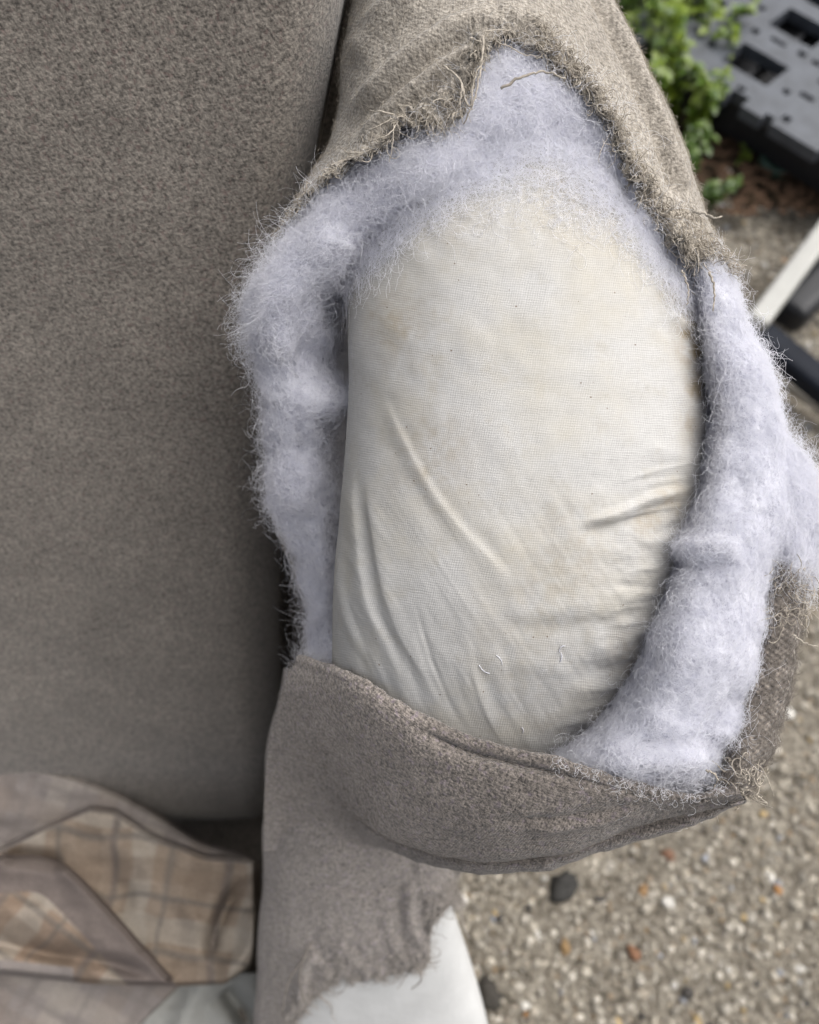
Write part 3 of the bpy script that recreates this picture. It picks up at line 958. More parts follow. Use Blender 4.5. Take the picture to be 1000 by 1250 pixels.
def arm_grid(ya, yb, phi, grow, n):
    y = np.linspace(0, 1, n)
    Y, P_ = np.meshgrid(y, phi, indexing='ij')
    Y = ya + (yb - ya) * Y
    l, r, d = spl(AY, A_L, Y), spl(AY, A_R, Y), spl(AY, A_D, Y)
    g = grow / d * FPX
    X = (l + r) / 2 + ((r - l) / 2 + g) * np.sign(np.sin(P_)) * np.abs(np.sin(P_)) ** 0.8
    D = d + AB - (AB + grow) * np.sign(np.cos(P_)) * np.abs(np.cos(P_)) ** 0.7
    return X, Y, D


aphi = np.linspace(-np.pi, np.pi, 160, endpoint=False)
X, Y, D = arm_grid(830, 1550, aphi, -0.003, 140)
ap = at(X, Y, D)
arm_lining = link('arm_lining', raw_mesh('arm_lining', ap.reshape(-1, 3), grid_faces(140, 160, closed=True)), M['white_lining'], chair)
arm_lining['label'] = 'bare white lining of the arm below the torn fabric'
cph = np.linspace(math.radians(-150), math.radians(125), 420)
cs = np.where(cph < -np.pi / 2, -2 - np.sin(cph), np.where(cph > np.pi / 2, 2 - np.sin(cph), np.sin(cph)))
pxe = 450 + 130 * np.sign(cs) * np.abs(np.clip(cs, -1, 1)) ** 0.8
ae = lin([-1.5, -.9, -.74, -.62, -.5, -.35, -.15, 0.1, .3, .42, .5, .62, .8, 1.0, 1.4], [1500, 1420, 1300, 1255, 1232, 1212, 1198, 1192, 1186, 1178, 1165, 1120, 1100, 1095, 1120], cs)
ae = ae + 5 * n2(cs * 12, cs * 0, 71, 4, 0.6)
tv2 = np.linspace(0, 1, 160)
X, Y, D = arm_grid(815, ae[None] * np.ones((160, 1)), cph, 0.0015, 160)
Y = 815 + (ae[None] - 815) * tv2[:, None]
l, r, d = spl(AY, A_L, Y), spl(AY, A_R, Y), spl(AY, A_D, Y)
X = (l + r) / 2 + ((r - l) / 2 + 0.0015 / d * FPX) * np.sign(np.sin(cph)) * np.abs(np.sin(cph)) ** 0.8
D = d + AB - (AB + 0.0015) * np.sign(np.cos(cph)) * np.abs(np.cos(cph)) ** 0.7
AP = at(X, Y, D)
AN = toward_cam(AP, normals(AP))
nearA = ae[None] - Y
ha = smooth(110, 20, nearA) * (0.002 * n2(X / 16, Y / 16, 72, 4, 0.6) + 0.001) + 0.001 * n2(X / 60, Y / 60, 73)
ha += ridge(X, Y, [(505, 1065), (500, 1110), (515, 1160)], 0.003, 8) - ridge(X, Y, [(490, 1070), (488, 1120), (500, 1170)], 0.002, 7)
ha += ridge(X, Y, [(385, 1150), (370, 1190), (372, 1230)], 0.004, 7) + ridge(X, Y, [(530, 1070), (545, 1100), (560, 1150)], 0.003, 7)
ha -= ridge(X, Y, [(370, 1075), (440, 1088), (520, 1075)], 0.0016, 4)
AP = AP + AN * ha[..., None]
AN = toward_cam(AP, normals(AP))
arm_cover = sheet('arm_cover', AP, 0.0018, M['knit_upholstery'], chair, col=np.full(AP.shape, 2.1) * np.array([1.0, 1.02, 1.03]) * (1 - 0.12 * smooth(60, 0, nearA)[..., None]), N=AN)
arm_cover['label'] = 'faded arm cover ending in a ragged tear'

# outer side, front and base of the chair (below and behind what the photograph shows)
sp = link('side_panel', box_mesh('side_panel', (0.05, 0.44, 0.40), 0.012, 3), M['upholstery'], chair)
sp.location = (-0.02, 0.20, 0.30)
base = link('seat_base', box_mesh('seat_base', (0.56, 0.46, 0.14), 0.02, 3), M['upholstery'], chair)
base.location = (-0.34, 0.10, 0.16)
seat = link('seat', box_mesh('seat', (0.50, 0.36, 0.10), 0.03, 4), M['upholstery'], chair)
seat.location = (-0.365, -0.07, 0.29)
for lx, ly in ((-0.6, -0.1), (-0.6, 0.3), (-0.05, 0.3), (-0.05, -0.05)):
    lg = link('leg', box_mesh('leg', (0.045, 0.045, 0.11), 0.005, 2), M['wood_leg'], chair)
    lg.location = (lx, ly, 0.055)

# piping between the backrest and the wing
pp = dense([(338, 590, .47), (341, 630, .474), (348, 660, .478), (360, 688, .482), (372, 720, .486)], 40)
link('piping', tube_mesh('piping', at(pp[:, 0], pp[:, 1], pp[:, 2]), 0.0026, 10), M['upholstery'], chair)

# ------------------------------------------------------------------ wadding
def lump(P, N, amp, s1, s2, seed):
    q = P * s1
    bill = 0.5 - np.abs(noise(P * np.array([90, 60, 60]) + 3.7, seed + 9))
    return P + N * (amp * 0.55 * bill + amp * 0.62 * fbm(q, 3, seed, 0.42) + amp * 0.12 * fbm(P * s2, 3, seed + 5, 0.6))[..., None]


def wad(name, ctrl, nu, nv, amp, seed, nf, length, label, weight=None, extra=None, dirn=None, spread=3.2, fly=0.1):
    """ctrl: rows x columns x (px, py, d)"""
    ctrl = np.asarray(ctrl, float)
    t = spl(np.arange(ctrl.shape[0]), ctrl, np.linspace(0, ctrl.shape[0] - 1, nv))
    g = spl(np.arange(ctrl.shape[1]), t.transpose(1, 0, 2), np.linspace(0, ctrl.shape[1] - 1, nu)).transpose(1, 0, 2)
    P = at(g[..., 0], g[..., 1], g[..., 2])
    N = toward_cam(P, normals(P))
    if extra is not None:
        P = P + N * extra(g[..., 0], g[..., 1])[..., None]
    P = lump(P, N, amp, 70, 260, seed)
    N = toward_cam(P, normals(P))
    o = sheet(name, P, 0.004, M['wadding'], chair, N=N)
    o['label'] = label
    w = None if weight is None else weight(g[..., 0], g[..., 1])
    kk = np.linspace(0, 1, 12)
    n1 = int(nf * 0.7)
    fb = fibres(P, N, n1, length * 1.0, 12, 0.035, 0.42, fly * 0.12, w, dirn, spread, 0.0006)
    curves('fibres', fb, 0.000046 * (1 - 0.4 * kk)[None] * rng.uniform(0.6, 1.3, (n1, 1)), M['wadding_fibre'], o)
    n2_ = int(nf * 0.26)                                              # coarser crimped fibres standing a little proud
    fb = fibres(P + N * 0.0006, N, n2_, length * 0.9, 12, 0.05, 0.6, fly * 0.5, w, None, spread, 0.0012)
    curves('fibres', fb, 0.00007 * (1 - 0.4 * kk)[None] * rng.uniform(0.6, 1.2, (n2_, 1)), M['wadding_fibre'], o)
    return o, P, N, g


# left: loose wadding spilling beside the lining
rowsD = [
    (240, (425, .395), (398, .378), (430, .366), (470, .368), (500, .385)),
    (300, (372, .405), (346, .390), (384, .371), (428, .376), (455, .40)),
    (350, (345, .415), (318, .396), (350, .378), (395, .392), (435, .43)),
    (400, (330, .420), (304, .402), (337, .385), (382, .402), (432, .455)),
    (450, (345, .430), (318, .411), (346, .394), (385, .41), (432, .465)),
    (500, (350, .440), (324, .42), (350, .403), (388, .413), (430, .465)),
    (560, (355, .450), (328, .432), (354, .417), (388, .425), (428, .465)),
    (620, (372, .460), (347, .445), (371, .43), (398, .432), (424, .46)),
    (700, (392, .470), (370, .455), (387, .44), (402, .44), (418, .455)),
    (770, (400, .475), (379, .462), (392, .45), (407, .45), (420, .46)),
    (815, (400, .480), (372, .462), (394, .446), (418, .44), (440, .45)),
    (850, (420, .485), (395, .47), (415, .455), (435, .452), (450, .46)),
]
ctrlD = [[(x, y, d) for x, d in row] for y, *row in rowsD]


def exD(x, y):
    e = 0.010 * np.exp(-(((x - 395) / 20) ** 2 + ((y - 487) / 14) ** 2))
    e += 0.006 * np.exp(-(((x - 350) / 26) ** 2 + ((y - 610) / 30) ** 2))
    e += ridge(x, y, [(440, 262), (400, 300), (350, 350), (310, 410)], 0.005, 20)
    e -= ridge(x, y, [(360, 380), (372, 440), (365, 520), (380, 590)], 0.005, 12)
    e += ridge(x, y, [(385, 385), (395, 440), (400, 490)], 0.004, 10)
    return e


def wL(x, y):
    l, r, _ = cov_lr(y)
    ye = lin(ES, EY, (x - (l + r) / 2) / ((r - l) / 2))
    return np.where(y < 340, smooth(2, 40, y - ye), 1.0) * (0.15 + np.clip(0.5 + 0.9 * n2(x / 24, y / 24, 132, 3), 0, 1.2))


def wR(x, y):
    return 0.18 + np.clip(0.5 + 0.9 * n2(x / 28, y / 22, 133, 4, 0.6), 0, 1.3)


wadL, wadLP, wadLN, gL = wad('wing_wadding', ctrlD, 130, 330, 0.0042, 81, 34000, 0.016, 'loose white wadding spilling out beside the backrest', weight=wL, extra=exD, dirn=1.57, spread=1.0, fly=0.14)

# top: wadding under the torn edge, thinning out over the lining
TB = [((352, 268, .385), (322, 415, .392)), ((400, 215, .378), (372, 372, .39)), ((450, 182, .368), (430, 325, .385)), ((505, 150, .360), (478, 285, .37)), ((555, 125, .354), (535, 235, .358)),
      ((585, 60, .353), (590, 195, .352)), ((620, 15, .357), (640, 178, .350)), ((675, 35, .357), (700, 178, .352)), ((730, 95, .356), (745, 215, .356)), ((775, 170, .359), (774, 265, .362)), ((825, 250, .366), (810, 318, .372)), ((872, 315, .376), (848, 365, .386))]
ctrlT = []
for k, (a, b) in enumerate(TB):
    a, b = np.array(a), np.array(b)
    ll = smooth(4.5, 2.5, k)
    row = []
    for f, off in ((0, 0.003), (0.25, 0.008), (0.5, 0.0085), (0.75, 0.005), (1.0, -0.0015)):
        q = a + (b - a) * f
        pdp = float(pad_depth(np.array(q[0]), np.array(q[1]))) - off
        de = q[2] - 0.012 * math.sin(math.pi * min(f * 1.05, 1)) + (0.012 if f == 1 else 0)
        dd = pdp * (1 - ll) + de * ll
        row.append((q[0], q[1], dd))
    ctrlT.append(row)


def wT(x, y):
    _, t, _ = poly_dist(x, y, dense([b[:2] for _, b in TB], 30))
    dd, _, _ = poly_dist(x, y, dense([b[:2] for _, b in TB], 30))
    l, r, _ = cov_lr(y)
    ye = lin(ES, EY, (x - (l + r) / 2) / ((r - l) / 2))
    return (0.35 + 0.65 * smooth(0, 40, dd)) * smooth(4, 44, y - ye) * (0.15 + np.clip(0.55 + 0.9 * n2(x / 26, y / 26, 131, 3), 0, 1.2))


wadT, wadTP, wadTN, gT = wad('top_wadding', np.array(ctrlT).transpose(1, 0, 2), 420, 110, 0.0022, 91, 26000, 0.018, 'thin white wadding under the torn edge of the wing cover', weight=wT, fly=0.08)
# wisps lying on the lining below the top wadding
ll_ = pad_depth(padX, padY)
dT, tT, sT = poly_dist(padX, padY, dense([b[:2] for _, b in TB[1:]], 40))
wl = np.exp(-(dT / 17.0) ** 2) * (np.cos(PH) > 0.0)
fb = fibres(padP + padN * 0.0012, padN, 7000, 0.014, 9, 0.06, 0.6, 0.02, wl)
curves('fibres', fb, 0.00004, M['wadding_fibre'], wadT)
wl2 = (np.exp(-((padX - 720) ** 2 + (padY - 200) ** 2) / 55 ** 2) + np.exp(-((padX - 590) ** 2 + (padY - 190) ** 2) / 45 ** 2) + np.exp(-((padX - 800) ** 2 + (padY - 265) ** 2) / 25 ** 2)) * (np.cos(PH) > 0.0)
fb = fibres(padP + padN * 0.001, padN, 5000, 0.012, 9, 0.06, 0.6, 0.02, wl2)
curves('fibres', fb, 0.00004, M['wadding_fibre'], wadT)

# right: thick wadding between lining and cover
rowsF = [(318, 838, 884, .376, .366), (360, 850, 896, .382, .366), (400, 857, 906, .386, .364), (450, 862, 924, .388, .360), (500, 864, 938, .388, .357), (550, 859, 946, .386, .355), (600, 851, 950, .380, .353),
         (650, 838, 949, .372, .351), (700, 824, 943, .366, .349), (750, 806, 935, .362, .349), (800, 784, 926, .358, .348), (850, 756, 914, .357, .349), (900, 712, 899, .359, .350), (935, 672, 892, .362, .3525), (968, 690, 872, .374, .366), (990, 700, 830, .40, .395)]
ctrlF = []
for y, xl, xr_, di, dm in rowsF:
    pdp = float(pad_depth(np.array(float(xl)), np.array(float(y))))
    din = max(pdp - 0.004, di) if y > 640 else pdp + 0.006
    din = min(din, 0.40)
    w = xr_ - xl
    ctrlF.append([(xl - 22, y + 6, din + 0.022), (xl, y, din), (xl + 0.2 * w, y, dm + 0.25 * (din - dm)), (xl + 0.5 * w, y, dm), (xl + 0.82 * w, y, dm + 0.004), (xr_, y, dm + 0.020), (xr_ - 14, y, dm + 0.045)])


def exF(x, y):
    e = ridge(x, y, [(815, 675), (860, 668), (910, 672)], 0.0035, 12) - ridge(x, y, [(820, 694), (860, 690), (905, 690)], 0.0025, 5)
    e -= ridge(x, y, [(905, 840), (880, 870), (850, 905)], 0.006, 7) - ridge(x, y, [(918, 850), (890, 885), (870, 905)], 0.004, 9)
    e -= ridge(x, y, [(760, 908), (830, 905), (885, 905)], 0.004, 7) - ridge(x, y, [(740, 930), (820, 925), (880, 925)], 0.004, 10)
    e += ridge(x, y, [(895, 380), (925, 480), (940, 600), (938, 700)], 0.004, 14)
    e -= ridge(x, y, [(880, 420), (900, 520), (905, 620)], 0.002, 16)
    e += 0.0035 * np.exp(-(((x - 860) / 40) ** 2 + ((y - 780) / 60) ** 2))
    return e


wadR, wadRP, wadRN, gR = wad('side_wadding', ctrlF, 170, 420, 0.0024, 101, 56000, 0.013, 'thick white wadding on the outer side of the wing', weight=wR, extra=exF, fly=0.09)

# right: tuft hanging over the rolled edge
rowsG = [(545, 938, 962, .380), (580, 935, 985, .374), (620, 936, 996, .370), (660, 938, 998, .369), (695, 942, 994, .370), (722, 950, 975, .374)]
ctrlG = [[(xl - 8, y, d + .02), (xl, y, d + .004), ((xl + xr_) / 2, y, d - .008), (xr_ - 6, y, d - .001), (xr_, y, d + .014), (xr_ - 16, y, d + .03)] for y, xl, xr_, d in rowsG]
tuft, tuftP, tuftN, gG = wad('wadding_tuft', ctrlG, 70, 120, 0.0036, 111, 14000, 0.015, 'tuft of wadding bulging over the rolled edge', fly=0.2)

# strays springing from the outer silhouettes
def strays(pts, n, length, parent, spread=8, k=14, rad=0.00005, curl=0.5):
    q = dense(pts, 60)
    i = rng.integers(0, 60, n)
    b = q[i]
    p0 = at(b[:, 0] + rng.normal(0, spread, n), b[:, 1] + rng.normal(0, spread, n), b[:, 2] + rng.normal(0, 0.003, n))
    d = rng.normal(size=(n, 3)); d /= np.linalg.norm(d, axis=1, keepdims=True)
    ax = rng.normal(size=(n, 3)); ax /= np.linalg.norm(ax, axis=1, keepdims=True)
    out = np.zeros((n, k, 3)); out[:, 0] = p0; cur = p0.copy()
    st = (length * rng.uniform(0.4, 1.5, n) / (k - 1))[:, None]
    for j in range(1, k):
        d = d + np.cross(ax, d) * curl + rng.normal(0, 0.18, (n, 3))
        d /= np.linalg.norm(d, axis=1, keepdims=True)
        cur = cur + d * st
        out[:, j] = cur
    return curves('fibres', out, rad, M['wadding_fibre'], parent)


strays([(345, 300, .39), (318, 350, .396), (302, 395, .40), (300, 430, .405), (322, 445, .41)], 450, 0.014, wadL, 6)
strays([(322, 480, .42), (326, 560, .432), (345, 620, .445), (368, 700, .455), (378, 780, .46)], 260, 0.010, wadL, 4)
strays([(372, 806, .44), (385, 808, .43), (410, 822, .42)], 160, 0.012, wadL, 6)
strays([(893, 360, .382), (925, 450, .378), (940, 520, .376), (950, 580, .375)], 650, 0.014, wadR, 5)
strays([(962, 570, .374), (985, 600, .372), (996, 650, .37), (990, 700, .372), (965, 722, .374)], 900, 0.016, tuft, 6)
strays([(680, 930, .352), (760, 955, .351), (830, 970, .351), (885, 960, .352)], 200, 0.008, wadR, 5)
strays([(560, 165, .345), (600, 100, .342), (660, 75, .342), (720, 130, .345), (790, 240, .350)], 60, 0.012, wadT, 10, 14, 0.00004)

# ------------------------------------------------------------------ frayed threads
def fray(P, N, n, rows, length, rad, mat, parent, cols=None, k=9, droop=1.0, curl=0.35, lift=0.25, name='fray'):
    """loose yarn ends leaving the last rows of a torn sheet"""
    r, c = P.shape[:2]
    lo, hi = (0, c) if cols is None else cols
    j = rng.integers(lo, hi, n); i = r - 1 - (rng.random(n) ** 2 * rows).astype(int)
    p0, nr = P[i, j], N[i, j]
    tv_ = P[i, j] - P[np.maximum(i - 6, 0), j]
    tv_ /= np.linalg.norm(tv_, axis=1, keepdims=True) + 1e-12
    tu = np.cross(nr, tv_)
    al = rng.normal(0, 0.9, n); ka = rng.normal(0, curl, n)
    st = (length * rng.uniform(0.3, 1.5, n) / (k - 1))[:, None]
    g = rng.normal(lift, 0.3, n)
    cur = p0 + nr * rng.uniform(-0.0006, 0.0006, (n, 1)); out = np.zeros((n, k, 3)); out[:, 0] = cur
    for q in range(1, k):
        ka = ka + rng.normal(0, curl * 0.6, n); al = al + ka
        gg = g * (1 - 1.6 * droop * q / k) + rng.normal(0, 0.15, n)
        d = np.cos(al)[:, None] * tv_ + np.sin(al)[:, None] * tu + gg[:, None] * nr
        d /= np.linalg.norm(d, axis=1, keepdims=True)
        cur = cur + d * st
        out[:, q] = cur
    taper = 1 - 0.5 * np.linspace(0, 1, k) ** 2
    return curves(name, out, rad * taper[None] * rng.uniform(0.5, 1.3, (n, 1)), mat, parent)


def col_of(s): return int(np.argmin(np.abs(slin - s) + (np.abs(phi) > np.pi / 2) * 9))


fray(CPt, CN, 520, 8, 0.005, 0.00016, M['thread'], wing_cover, (col_of(-0.99), col_of(0.3)), curl=0.2, lift=0.1)
fray(CPt, CN, 190, 45, 0.008, 0.00014, M['thread'], wing_cover, (col_of(-0.5), col_of(0.02)), lift=0.08, curl=0.25)
fray(CPt, CN, 2600, 70, 0.0075, 0.00019, M['thread'], wing_cover, (col_of(0.30), col_of(0.96)), curl=0.8, lift=0.1)
fray(CPt, CN, 500, 22, 0.009, 0.00020, M['thread'], wing_cover, (col_of(0.72), col_of(0.97)), curl=0.6, lift=0.1)
fray(KP[60:0:-1], KN[60:0:-1], 1600, 30, 0.004, 0.00014, M['grey_thread'], pocket, None, lift=0.35, name='fray')
fray(AP, AN, 1300, 14, 0.009, 0.00022, M['arm_thread'], arm_cover, (60, 400), lift=0.3)
fray(AP, AN, 260, 50, 0.013, 0.00025, M['arm_thread'], arm_cover, (60, 400), lift=0.1)
fray(CPt, CN, 45, 30, 0.015, 0.00022, M['thread'], wing_cover, (col_of(-0.7), col_of(0.3)), lift=-0.05, curl=0.10, k=14)
fray(CPt, CN, 60, 30, 0.014, 0.00024, M['thread'], wing_cover, (col_of(0.35), col_of(0.97)), lift=0.0, curl=0.3, k=14)
fray(AP, AN, 40, 12, 0.022, 0.0004, M['arm_thread'], arm_cover, (80, 380), lift=0.0, curl=0.15, k=14)
# wool fuzz on the covers
fb = fibres(CPt, CN, 22000, 0.0032, 6, 0.2, 0.5, 0.12)
curves('fuzz', fb, 0.00004, M['thread'], wing_cover)
fb = fibres(KP, KN, 14000, 0.0028, 6, 0.2, 0.5, 0.12)
curves('fuzz', fb, 0.00004, M['grey_thread'], pocket)
rpN = normals(np.concatenate([rp, rp[:, :1]], 1))[:, :-1]
if np.mean(np.sum(rpN[:, 15] * (C0 - rp[:, 15]), -1)) < 0: rpN = -rpN
fb = fibres(rp, rpN, 7000, 0.004, 7, 0.25, 0.5, 0.12)
curves('fuzz', fb, 0.00006, M['grey_thread'], rolled)
fb = fibres(rp[:24], rpN[:24], 130, 0.009, 9, 0.6, 0.5, 0.3)
curves('fuzz', fb, 0.00018, M['thread'], rolled)
fb = fibres(rp[115:], rpN[115:], 200, 0.011, 9, 0.6, 0.5, 0.3)
curves('fuzz', fb, 0.00014, M['thread'], rolled)

# single threads one can pick out
for pts, rad, mat, par in (
    ([(560, 95, .341), (575, 130, .339), (577, 108, .337), (592, 72, .337)], 0.00045, 'thread', wing_cover),
    ([(590, 45, .340), (586, 90, .338), (574, 135, .340), (566, 152, .343)], 0.0005, 'thread', wing_cover),
    ([(612, 108, .338), (640, 92, .336), (665, 88, .336), (690, 96, .338)], 0.0006, 'thread', wing_cover),
    ([(540, 80, .340), (562, 100, .336), (560, 130, .336), (552, 152, .340)], 0.00045, 'thread', wing_cover),
    ([(846, 258, .352), (862, 262, .350), (872, 266, .349), (882, 264, .349)], 0.0006, 'thread', wing_cover),
    ([(832, 330, .345), (840, 352, .345), (838, 372, .346)], 0.0004, 'thread', wing_cover),
    ([(866, 332, .350), (872, 352, .350), (870, 380, .352)], 0.0005, 'thread', wing_cover),
    ([(968, 775, .356), (985, 786, .356), (1003, 791, .357)], 0.0004, 'thread', rolled),
    ([(905, 965, .346), (915, 955, .344), (910, 938, .345)], 0.0005, 'thread', rolled),
    ([(862, 940, .346), (875, 948, .344), (872, 962, .345)], 0.0004, 'thread', rolled),
    ([(380, 1150, .60), (366, 1190, .60), (372, 1225, .61)], 0.0009, 'grey_thread', arm_cover),
    ([(375, 1165, .60), (352, 1200, .60), (345, 1240, .61)], 0.0009, 'grey_thread', arm_cover),
    ([(505, 1180, .61), (515, 1192, .61), (502, 1208, .61)], 0.0008, 'grey_thread', arm_cover),
):
    q = dense(pts, 22)
    link('thread', tube_mesh('thread', at(q[:, 0], q[:, 1], q[:, 2]) + rng.normal(0, 0.0002, (22, 3)), rad * np.linspace(1, 0.5, 22), 6), M[mat], par)

# lint on the lining
for pts in ([(683, 797), (685, 790), (690, 788)], [(685, 797), (686, 802), (684, 808)], [(660, 815), (664, 818), (668, 817)], [(585, 812), (592, 820), (598, 822)], [(606, 800), (612, 806), (613, 812)], [(637, 888), (639, 892), (638, 895)]):
    q = dense(pts, 10)
    link('lint', tube_mesh('lint', at(q[:, 0], q[:, 1], pad_depth(q[:, 0], q[:, 1]) - 0.0008), 0.00019, 6), M['wadding_fibre'], pad)

# ------------------------------------------------------------------ plaid throw on the seat
BEIGE, TAN, PALE, GREY, LAV, LAVD = [np.array(c) for c in ((0.30, 0.24, 0.185), (0.215, 0.165, 0.125), (0.40, 0.36, 0.305), (0.16, 0.145, 0.13), (0.245, 0.218, 0.203), (0.165, 0.138, 0.125))]


def plaid(u, v, base, mode=0):
    """u, v in metres of cloth; woven stripes crossing"""
    c = np.broadcast_to(base, u.shape + (3,)).copy()
    def band(x, period, a, b, col, k):
        f = np.mod(x, period)
        w_ = (smooth(a - .0012, a + .0012, f) * smooth(b + .0012, b - .0012, f))[..., None] * k
        return c * (1 - w_) + col * w_
    c = band(u, 0.085, 0.008, 0.026, PALE, 0.65); c = band(u, 0.085, 0.048, 0.066, TAN, 0.5)
    c = band(v, 0.085, 0.010, 0.030, PALE, 0.55); c = band(v, 0.085, 0.050, 0.068, TAN, 0.5)
    c = band(u, 0.0425, 0.0345, 0.0385, GREY, 0.55)
    c = band(v, 0.0425, 0.0345, 0.0395, GREY, 0.6)
    c = band(u, 0.085, 0.074, 0.079, LAVD, 0.6)
    return c * 0.85


throw = empty('plaid_throw', at(150, 1120, .76))
throw.location.z -= 0.05
tag(throw, 'beige and grey plaid wool throw crumpled on the chair seat', 'throw')
tx_ = np.linspace(-160, 317, 300); tvv = np.linspace(0, 1, 250)
ytop = spl([-160, -60, 0, 60, 130, 200, 250, 300, 317], [936, 926, 929, 936, 958, 1000, 1030, 1045, 1056], tx_)
ybot = lin([-160, 0, 120, 220, 275, 305, 317], [1185, 1190, 1202, 1204, 1201, 1180, 1120], tx_)
TX = np.broadcast_to(tx_, (250, 300)); TVV = np.broadcast_to(tvv[:, None], TX.shape)
TY = ytop + (ybot - ytop) * TVV
TD = 0.745 + 0.0 * TX - 0.00008 * (TY - 930)
k1 = [(-160, 1080), (0, 1034), (60, 1005), (108, 984), (140, 988), (185, 1018), (250, 1043), (330, 1050)]
k2 = [(-160, 1040), (0, 1046), (66, 1050), (100, 1076), (150, 1130), (215, 1203)]
y1 = lin([p[0] for p in k1], [p[1] for p in k1], TX)
below1 = TY - y1
TD = TD - 0.016 * smooth(-2, 7, below1) * np.exp(-np.maximum(below1 - 12, 0) / 110)
d2, t2_, s2 = poly_dist(TX, TY, dense(k2, 40))
sd2 = d2 * s2
TD = TD - 0.016 * smooth(-2, 7, sd2) * np.exp(-np.maximum(sd2 - 10, 0) / 90) * smooth(-100, 60, TX + 60)
TD = TD + ridge(TX, TY, [(0, 1046), (40, 1048), (80, 1058)], 0.010, 12, 0, 0.2)
TD = TD + ridge(TX, TY, [(300, 1070), (278, 1105), (262, 1140), (256, 1180)], 0.012, 9, 0, 0.3) - ridge(TX, TY, [(308, 1100), (308, 1140), (290, 1178), (262, 1194)], 0.012, 13, 0, 0.2)
TD = TD + ridge(TX, TY, [(-40, 1140), (40, 1160), (120, 1172), (200, 1195)], 0.010, 10) - ridge(TX, TY, [(-60, 1100), (30, 1110), (90, 1140), (150, 1180)], 0.008, 22)
TD = TD - ridge(TX, TY, [(130, 1010), (180, 1060), (230, 1120), (240, 1180)], 0.007, 22) + ridge(TX, TY, [(185, 1030), (205, 1090), (235, 1160)], 0.003, 12)
bd = 0.745 - 0.00008 * (TY - 930)
TD = bd + (TD - bd) * 1.3
TD = TD + 0.009 * n2(TX / 75, TY / 60, 121, 3)
TD = TD + 0.045 * (1 - smooth(0, 0.05, TVV)) ** 2 + 0.04 * smooth(0.97, 1.0, TVV) + 0.03 * smooth(308, 317, TX)
rot = lambda a, s: ((TX * math.cos(a) + TY * math.sin(a)) * s, (-TX * math.sin(a) + TY * math.cos(a)) * s)
ub, vb = rot(0.12, 0.00062); uc, vc = rot(0.66, 0.00062); ua, va = rot(0.35, 0.00068)
bend = 0.006 * n2(TX / 60, TY / 60, 122, 2)
colB = plaid(ub + bend, vb + 0.013 + bend, BEIGE); colC = plaid(uc + bend, vc + 0.02, BEIGE * np.array([0.98, 0.92, 0.9]))
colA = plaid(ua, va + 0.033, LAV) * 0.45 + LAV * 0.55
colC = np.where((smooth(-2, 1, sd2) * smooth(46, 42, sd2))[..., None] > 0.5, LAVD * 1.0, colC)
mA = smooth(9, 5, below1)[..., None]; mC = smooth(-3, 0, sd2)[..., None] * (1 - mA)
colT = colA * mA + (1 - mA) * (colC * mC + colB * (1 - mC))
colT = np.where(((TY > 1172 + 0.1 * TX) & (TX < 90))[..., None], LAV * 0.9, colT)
TP = at(TX, TY, TD)
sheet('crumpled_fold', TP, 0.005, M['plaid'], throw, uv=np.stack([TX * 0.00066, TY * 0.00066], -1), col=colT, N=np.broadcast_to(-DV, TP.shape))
# the layer of the throw lying under the folds
LX, LV = np.meshgrid(np.linspace(-160, 1, 2), [0, 1])
lx_ = np.linspace(0, 1, 160); lv_ = np.linspace(0, 1, 60)
LV, LXn = np.meshgrid(lv_, lx_, indexing='ij')
LY = 1180 + 150 * LV
xr2 = lin([1180, 1205, 1250, 1330], [240, 225, 178, 110], LY)
LXX = -160 + (xr2 + 160) * LXn
LD = 0.772 - 0.00012 * (LY - 1180) + 0.005 * n2(LXX / 60, LY / 40, 124, 2) + 0.03 * smooth(0.97, 1, LXn)
ul, vl = (LXX * math.cos(0.5) + LY * math.sin(0.5)) * 0.00068, (-LXX * math.sin(0.5) + LY * math.cos(0.5)) * 0.00068
LP = at(LXX, LY, LD)
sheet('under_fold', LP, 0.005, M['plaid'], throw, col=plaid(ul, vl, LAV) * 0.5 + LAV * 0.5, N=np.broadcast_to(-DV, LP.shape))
# pale lining cloth showing at the edge of the seat
cx2, cv2 = np.meshgrid(np.linspace(150, 330, 90), np.linspace(1188, 1340, 70))
cd2 = 0.785 - 0.00011 * (cv2 - 1188) - ridge(cx2, cv2, [(200, 1340), (225, 1250), (245, 1200)], 0.010, 18, 0, 0) + ridge(cx2, cv2, [(275, 1205), (295, 1235), (310, 1270)], 0.02, 12, 0, 0.1) + 0.003 * n2(cx2 / 30, cv2 / 30, 126)
CP2 = at(cx2, cv2, cd2)
sl_ = sheet('seat_lining', CP2, 0.003, M['seat_lining'], chair, N=np.broadcast_to(-DV, CP2.shape))
sl_['label'] = 'pale lining cloth showing at the edge of the seat'

# ------------------------------------------------------------------ black plastic pallet
PZ = 0.13
pA = on_level(835, 86, PZ); pB = on_level(1000, 186, PZ)
e1 = (pB - pA)[:2]; e1 /= np.linalg.norm(e1)
e2 = np.array([-e1[1], e1[0]])
if e2[1] < 0: e2 = -e2
PO = pA[:2] - e1 * 0.16


def loc(px, py, z=PZ):
    q = on_level(px, py, z)[:2] - PO
    return float(q @ e1), float(q @ e2)


